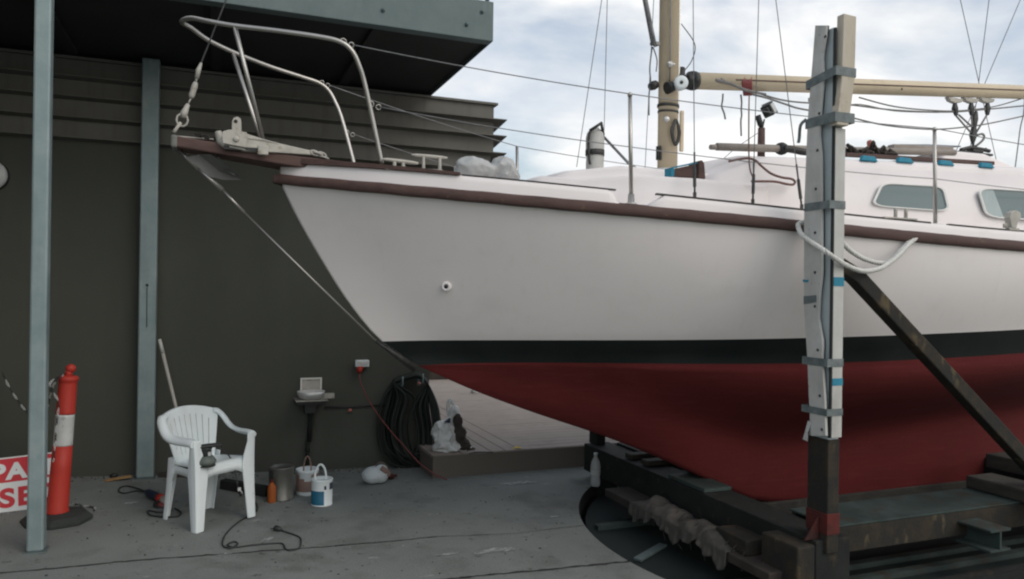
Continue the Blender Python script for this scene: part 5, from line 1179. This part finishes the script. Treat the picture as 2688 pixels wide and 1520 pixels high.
for sgn in (-1, 1):
    A_ = [(.205, -.182, .728), (.240, -.165, .722), (.264, -.125, .685), (.274, -.065, .63), (.272, .0, .603), (.266, .09, .596), (.262, .19, .598), (.258, .238, .594)]
    pts = cat([(sgn*x, y, z) for x, y, z in A_], 5); n_ = len(pts); b = MB()
    b.sweep(pts, lambda i: [(-.034, -.016), (-.028, .004), (0, .011), (.028, .004), (.034, -.016), (.026, -.022), (-.026, -.022)], upv=(sgn*.75, .35, .8)); obj('arm', b, m_wht, chair, local=True)
    # front leg: arm post, seat joint and foot, a folded channel tapering down
    L_ = [(.264, .240, .604, .062), (.262, .243, .54, .062), (.256, .248, .44, .095), (.254, .251, .36, .105), (.254, .257, .22, .088), (.256, .268, .02, .068), (.2565, .269, .0, .066)]
    b = MB(); rr_ = []
    for x, y, z, wd in L_:
        rr_.append([(sgn*(x-wd), y+.004, z), (sgn*(x-wd*.35), y+.010, z), (sgn*x, y+.006, z), (sgn*(x+.004), y-wd*.35, z), (sgn*x, y-wd*.8, z), (sgn*(x-.010), y-wd*.8, z), (sgn*(x-.010), y-.012, z), (sgn*(x-wd), y-.008, z)])
    b.grid(rr_, 0, False, True); b.f += [list(range(8)), [len(b.v)-8+k for k in range(8)]]; b.mi += [0, 0]; b.sm += [False, False]; obj('leg', b, m_wht, chair, local=True, bevel=.004)
    L_ = [(.200, -.14, .44, .085), (.200, -.145, .36, .08), (.202, -.158, .22, .066), (.205, -.185, .02, .05), (.2055, -.187, .0, .05)]
    b = MB(); rr_ = []
    for x, y, z, wd in L_:
        rr_.append([(sgn*(x-wd), y-.004, z), (sgn*(x-wd*.35), y-.010, z), (sgn*x, y-.006, z), (sgn*(x+.004), y+wd*.35, z), (sgn*x, y+wd*.8, z), (sgn*(x-.010), y+wd*.8, z), (sgn*(x-.010), y+.012, z), (sgn*(x-wd), y+.008, z)])
    b.grid(rr_, 0, False, True); b.f += [list(range(8)), [len(b.v)-8+k for k in range(8)]]; b.mi += [0, 0]; b.sm += [False, False]; obj('leg', b, m_wht, chair, local=True, bevel=.004)
# ---- sander on the seat
sz_ = cg.z+.425
s0 = PZ(518, 1172, sz_)
sa = thing('orbital_sander', 'dark grey green orbital sander standing on the chair seat', 'sander', s0)
b = MB(); b.lathe(s0, [(.060, 0), (.062, .004), (.060, .008)], 24); obj('pad', b, m_dk, sa)
b = MB(); b.lathe(s0+Vector((0, 0, .009)), [(.050, 0), (.064, .012), (.066, .03), (.055, .045), (.044, .058), (.040, .062)], 20); obj('skirt', b, m_grnp, sa)
b = MB(); b.lathe(s0+Vector((0, 0, .07)), [(.036, 0), (.033, .02), (.036, .045), (.040, .055)], 18); obj('motor_body', b, m_dk, sa)
b = MB(); b.bb(s0+Vector((.012, -.040, .075)), s0+Vector((.030, -.034, .10))); obj('label_plate', b, m_refl, sa)
b = MB(); b.sweep(cat([s0+Vector((-.06, -.02, .130)), s0+Vector((-.03, -.01, .134)), s0+Vector((.02, 0, .136)), s0+Vector((.07, .02, .134)), s0+Vector((.085, .03, .132))], 5), lambda i: [(.026*math.cos(q), .015*math.sin(q)) for q in [2*math.pi*k/12 for k in range(12)]]); b.ball(s0+Vector((-.055, -.018, .13)), (.028, .028, .017), 12); obj('handle', b, m_dk, sa)
cd_ = [s0+Vector((.08, .03, .132)), PY(558, 1130, 5.72), PY(575, 1145, 5.70), PY(588, 1170, 5.66), PY(594, 1195, 5.56), PY(598, 1225, 5.53), PG(604, 1244, .01), PG(640, 1262, .007), PG(645, 1285, .007), PG(600, 1312, .007), PG(570, 1340, .007), PG(560, 1360, .007), PG(562, 1373, .007), PG(580, 1378, .012), PG(598, 1368, .007), PG(588, 1362, .012), PG(572, 1370, .007), PG(590, 1376, .007), PG(640, 1370, .007), PG(695, 1366, .007), PG(712, 1368, .007), PG(718, 1380, .007), PG(730, 1384, .007), PG(752, 1378, .007), PG(757, 1362, .007), PG(752, 1350, .007), PG(720, 1338, .007), PG(703, 1332, .008)]
b = MB(); b.tube(cat(cd_, 7), .0052, 6); obj('cable', b, m_dk, sa)
b = MB(); pg = PG(696, 1329, .018); b.lathe(pg, [(.008, -.04), (.018, -.02), (.020, .01), (.016, .018)], 12, (-.8, .6, .1)); b.bb(pg+Vector((-.04, .008, -.004)), pg+Vector((-.015, .012, .002))); obj('mains_plug', b, m_dk, sa)
b = MB(); q = PY(602, 1230, 5.52); b.box(q, (.02, .012, .022)); b.tube([q, q+Vector((.02, 0, -.03))], .004, 5); obj('cable_tag', b, m_refl, sa)
# ---- angle grinder
ga, gb_ = PG(368, 1236, .035), PG(422, 1262, .035); gd = (gb_-ga).normalized()
gr_ = thing('angle_grinder', 'blue angle grinder with red disc lying on the concrete left of the chair', 'grinder', PG(395, 1252))
b = MB(); ln = (gb_-ga).length; b.lathe(ga, [(.016, 0), (.024, .02), (.03, .06), (.031, ln*.55), (.034, ln*.6)], 14, gd); obj('motor_body', b, m_navy, gr_)
b = MB(); b.lathe(ga, [(.033, ln*.605), (.034, ln*.70), (.03, ln*.78)], 14, gd); obj('collar', b, m_orange, gr_)
b = MB(); b.lathe(ga, [(.029, ln*.785), (.033, ln*.9), (.026, ln*1.03), (.01, ln*1.08)], 14, gd); obj('gear_head', b, m_alloy, gr_)
dc = PG(408, 1269, .014); b = MB(); b.lathe(dc, [(.012, -.004), (.062, -.004), (.062, .004), (.012, .004)], 24, (.15, -.25, 1)); obj('guard', b, m_dk, gr_)
b = MB(); b.lathe(dc+Vector((.005, -.012, .005)), [(.02, 0), (.04, .002), (.018, .006)], 20, (.15, -.25, 1)); obj('disc_label', b, m_cordr, gr_)
b = MB(); b.tube(cat([ga, PG(345, 1228, .012), PG(320, 1222, .007), PG(303, 1226, .007), PG(299, 1236, .007), PG(315, 1240, .007), PG(345, 1234, .01), PG(372, 1240, .03)], 6), .006, 6); obj('cable', b, m_dk, gr_); b = MB(); b.tube(cat([PG(425, 1270, .01), PG(430, 1285, .007), PG(400, 1288, .007), PG(372, 1284, .007), PG(380, 1296, .007), PG(420, 1300, .007), PG(448, 1298, .007), PG(455, 1288, .007), PG(440, 1278, .007)], 6), .006, 6); obj('cable', b, m_dk, gr_)
# ---- timber bits
b = MB(); b.beam(PG(266, 1208, .008), PG(330, 1197, .03), .055, .008); b.beam(PG(264, 1209.5, .002), PG(280, 1207, .002), .07, .003); tag(obj('timber_strip', b, m_ochre, None, PG(300, 1203)), 'short flat ochre board lying by the wall left of the rear post', 'board')
b = MB(); c = PG(286, 1196, .02); b.ball(c, (.03, .02, .02), 8, jit=.2); tag(obj('dark_scrap', b, m_dk, None, c), 'small dark scrap beside the wall behind the ochre board', 'scrap')
b = MB(); b.beam(PG(398, 1194, .018), PG(500, 1194, .018), .05, .035); tag(obj('timber_plank', b, m_teak_d, None, PG(440, 1194), bevel=.004), 'brown plank lying against the wall foot behind the chair', 'plank')
b = MB(); b.beam(PG(560, 1216, .04), PG(674, 1236, .04), .07, .075); tag(obj('steel_bar', b, m_blk_steel, None, PG(610, 1222), bevel=.006), 'long black bar lying on the concrete between chair and paint tins', 'bar')
# ---- tins
def facing(p): return math.atan2(-p.y, -p.x)
def patch(mb, c, r, z0, z1, a0, a1, mi=0, n=10, th=.0012):
    f0 = facing(c); ra = []; rb_ = []
    for k in range(n+1):
        a_ = f0+R(a0+(a1-a0)*k/n); ra.append((c.x+(r)*math.cos(a_), c.y+r*math.sin(a_), c.z+z0)); rb_.append((c.x+r*math.cos(a_), c.y+r*math.sin(a_), c.z+z1))
    inner = [((x-c.x)*(1-th/r*2)+c.x, (y-c.y)*(1-th/r*2)+c.y, z) for x, y, z in ra], [((x-c.x)*(1-th/r*2)+c.x, (y-c.y)*(1-th/r*2)+c.y, z) for x, y, z in rb_]
    mb.grid([ra, rb_, inner[1], inner[0], ra], mi); return mb
def handle(c, r, z, h, a0=80, lean=.25):
    f0 = facing(c); a_ = f0+R(a0); u_ = Vector((math.cos(a_), math.sin(a_), 0)); v_ = Vector((math.cos(f0), math.sin(f0), 0)); P = []
    for k in range(15):
        q = math.pi*k/14; P.append(Vector((c.x, c.y, c.z+z))+u_*(r*math.cos(q))+Vector((0, 0, math.sin(q)*h))-v_*math.sin(q)*h*lean)
    return P
c = PG(707, 1254); r = .094; h = .255
t = thing('paint_tin', 'tall bare metal paint tin with orange smear beside the chair', 'tin', c, 0, 'paint tins on the concrete')
b = MB(); b.lathe(c, [(r, 0), (r+.003, .006), (r-.001, .012), (r-.001, h-.014), (r+.003, h-.006), (r+.002, h), (r-.01, h), (r-.012, h-.012), (.002, h-.012)], 32); obj('can', b, m_tin, t)
b = MB(); patch(b, c, r+.001, .15, .235, -88, -40); obj('label', b, m_dk, t)
c2 = PG(683, 1263); t = thing('orange_bottle', 'orange plastic bottle standing in front of the tall metal tin', 'bottle', c2); b = MB(); b.lathe(c2, [(.030, 0), (.032, .006), (.032, .11), (.024, .135), (.012, .145), (.012, .155)], 16); obj('bottle_body', b, m_org, t); b = MB(); b.lathe(c2, [(.014, .156), (.014, .172), (.012, .175)], 12); obj('cap', b, m_redp, t)
c = PG(772, 1242); r = .086; h = .205
t = thing('paint_bucket', 'white bucket with brown label and spilt paint, handle up', 'bucket', c, 0, 'paint tins on the concrete')
b = MB(); b.lathe(c, [(r*.93, 0), (r*.96, .01), (r, .04), (r, h-.02), (r+.005, h-.016), (r+.005, h), (r-.004, h), (r-.012, h-.03), (.002, h-.03)], 32); obj('bucket_body', b, m_wht, t)
b = MB(); patch(b, c, r+.0012, .035, .172, -88, -45, n=6); patch(b, c, r+.0012, .035, .14, -45, -15, n=4); patch(b, c, r+.0012, .035, .12, -15, 20, n=4); patch(b, c, r+.0012, .035, .172, 20, 88, n=8); obj('label', b, m_brnL, t)
b = MB(); b.tube(handle(c, r*.35, h-.02, .10, 80, .9), .006, 6); obj('handle', b, m_brnL, t)
c = PG(809, 1268); r = .080; h = .20
t = thing('paint_tin', 'small white paint tin with blue label and raised handle', 'tin', c, 0, 'paint tins on the concrete')
b = MB(); b.lathe(c, [(r, 0), (r+.002, .005), (r-.001, .01), (r-.001, h-.012), (r+.003, h-.006), (r+.002, h), (r-.008, h), (r-.01, h-.02), (.002, h-.02)], 32); obj('can', b, m_wht, t)
b = MB(); patch(b, c, r+.0012, .012, .118, -84, 12); obj('label', b, m_blueL, t)
b = MB(); patch(b, c, r+.0012, .125, .175, 45, 88); obj('dark_print', b, m_navy, t)
b = MB(); patch(b, c, r+.0012, .13, .158, 12, 24); obj('dark_print', b, m_navy, t)
b = MB(); b.tube([Vector(p) for p in handle(c+Vector((-.012, 0, 0)), r*.55, h-.01, .115, 82, .1)], .008, 8); obj('handle', b, m_wht, t)
# ---- jug
c = PG(943, 1216); t = thing('plastic_jug', 'milky plastic jug lying on its side near the hose', 'jug', c)
b = crumple('j', [(c+Vector((-.02, 0, .075)), (.095, .085, .075)), (c+Vector((.045, 0, .085)), (.075, .08, .085))], m_jug, 3, '', '', .04, .02)
jo = one_skin(b, 'jug_body', m_jug, '', '', t.location, .008, 6); del jo['label']; del jo['category']; jo.parent = t; jo.location = (0, 0, 0)
b = MB(); b.tube(cat([c+Vector((.005, -.01, .140)), c+Vector((.02, -.01, .168)), c+Vector((.06, -.01, .172)), c+Vector((.10, -.01, .13))], 5), .013, 8); obj('handle', b, m_canvas, t)
b = MB(); b.box(c+Vector((.065, -.07, .13)), (.07, .03, .045), Matrix.Rotation(R(35), 3, 'Y')); b.box(c+Vector((.105, -.05, .09)), (.03, .03, .045)); obj('label', b, m_brnL, t, bevel=.008)
c = PG(984, 1199, .02); b = MB(); b.ball(c, (.035, .03, .025), 10, jit=.15); b.tube([c, c+Vector((.05, 0, .01))], .012, 8); tag(obj('cable_end', b, m_redp, None, c), 'dark red plug end on the ground right of the milky jug', 'plug')
# ---- shopping bag on the deck
dz = DZ
A_ = PZ(1132, 1138, dz)
lob = [(PY(1128, 1122, 6.72), (.13, .13, .075)), (PY(1115, 1095, 6.73), (.09, .11, .14)), (PY(1158, 1124, 6.74), (.10, .10, .06)), (PY(1106, 1085, 6.74), (.075, .085, .10)), (PY(1128, 1070, 6.76), (.06, .06, .08)), (PY(1136, 1092, 6.74), (.105, .10, .11)), (PY(1143, 1045, 6.76), (.055, .04, .10))]
b = crumple('k', lob, m_sack, 12, '', '', .3); sb = one_skin(b, 'shopping_bag', m_sack, 'white plastic shopping bag of rubbish slumped on the timber deck', 'bag', A_, .009, 1)
b = MB(); b.strap(cat([PY(1128, 1045, 6.78), PY(1127, 1020, 6.78), PY(1132, 1006, 6.78), PY(1142, 1020, 6.79), PY(1150, 1045, 6.8)], 6), [.035]*12+[.03]*13, .004, (0, 1, 0), sm=True); obj('handle', b, m_sack, sb)
b = MB(); b.prism([PY(1118, 1062, 6.655), PY(1133, 1052, 6.67), PY(1132, 1064, 6.655)], (0, .03, 0)); obj('blue_print', b, m_navy, sb)
rg = crumple('r', [(PY(1151, 1062, 6.68), (.045, .05, .085)), (PY(1157, 1092, 6.65), (.055, .05, .085)), (PY(1168, 1118, 6.65), (.06, .05, .06)), (PY(1182, 1132, 6.68), (.06, .04, .03))], m_teak_d, 9, '', '', .3)
one_skin(rg, 'dark_rag', m_teak_d, 'dark brown rag spilling out beside the white shopping bag', 'rag', PY(1165, 1110, 6.76), .011, 2)
b = MB(); b.tube(cat([PZ(1180, 1140, dz+.006), PZ(1200, 1137, dz+.006), PZ(1222, 1137, dz+.006), PZ(1240, 1138, dz+.006)], 4), .005, 5); tag(obj('short_cord', b, m_dk, None, PZ(1200, 1138, dz)), 'short dark cord lying on the deck right of the bag', 'cord')
c = PZ(1194, 984, dz+.03); b = MB(); b.ball(c, (.07, .05, .05), 10, jit=.15); tag(obj('white_scrap', b, m_bag, None, c), 'small white scrap far back on the deck under the hull', 'scrap')
# ---- water bottle
c = PG(1497, 1222); t = thing('water_bottle', 'clear plastic bottle part filled with water by the cradle', 'bottle', c)
b = MB(); b.lathe(c, [(.034, 0), (.042, .010), (.043, .05), (.038, .075), (.043, .095), (.043, .17), (.036, .21), (.018, .245), (.014, .25), (.014, .27)], 24); obj('bottle_body', b, m_clear, t)
b = MB(); b.lathe(c, [(.016, .2705), (.016, .288)], 14); obj('cap', b, m_wht, t)
b = MB(); b.lathe(c, [(.0435, .10), (.0435, .145)], 24); b.mi = [0]*len(b.mi); b.f = b.f[:-2]; b.mi = b.mi[:-2]; b.sm = b.sm[:-2]; obj('label', b, m_refl, t)
scene.cycles.filter_width = 2.2
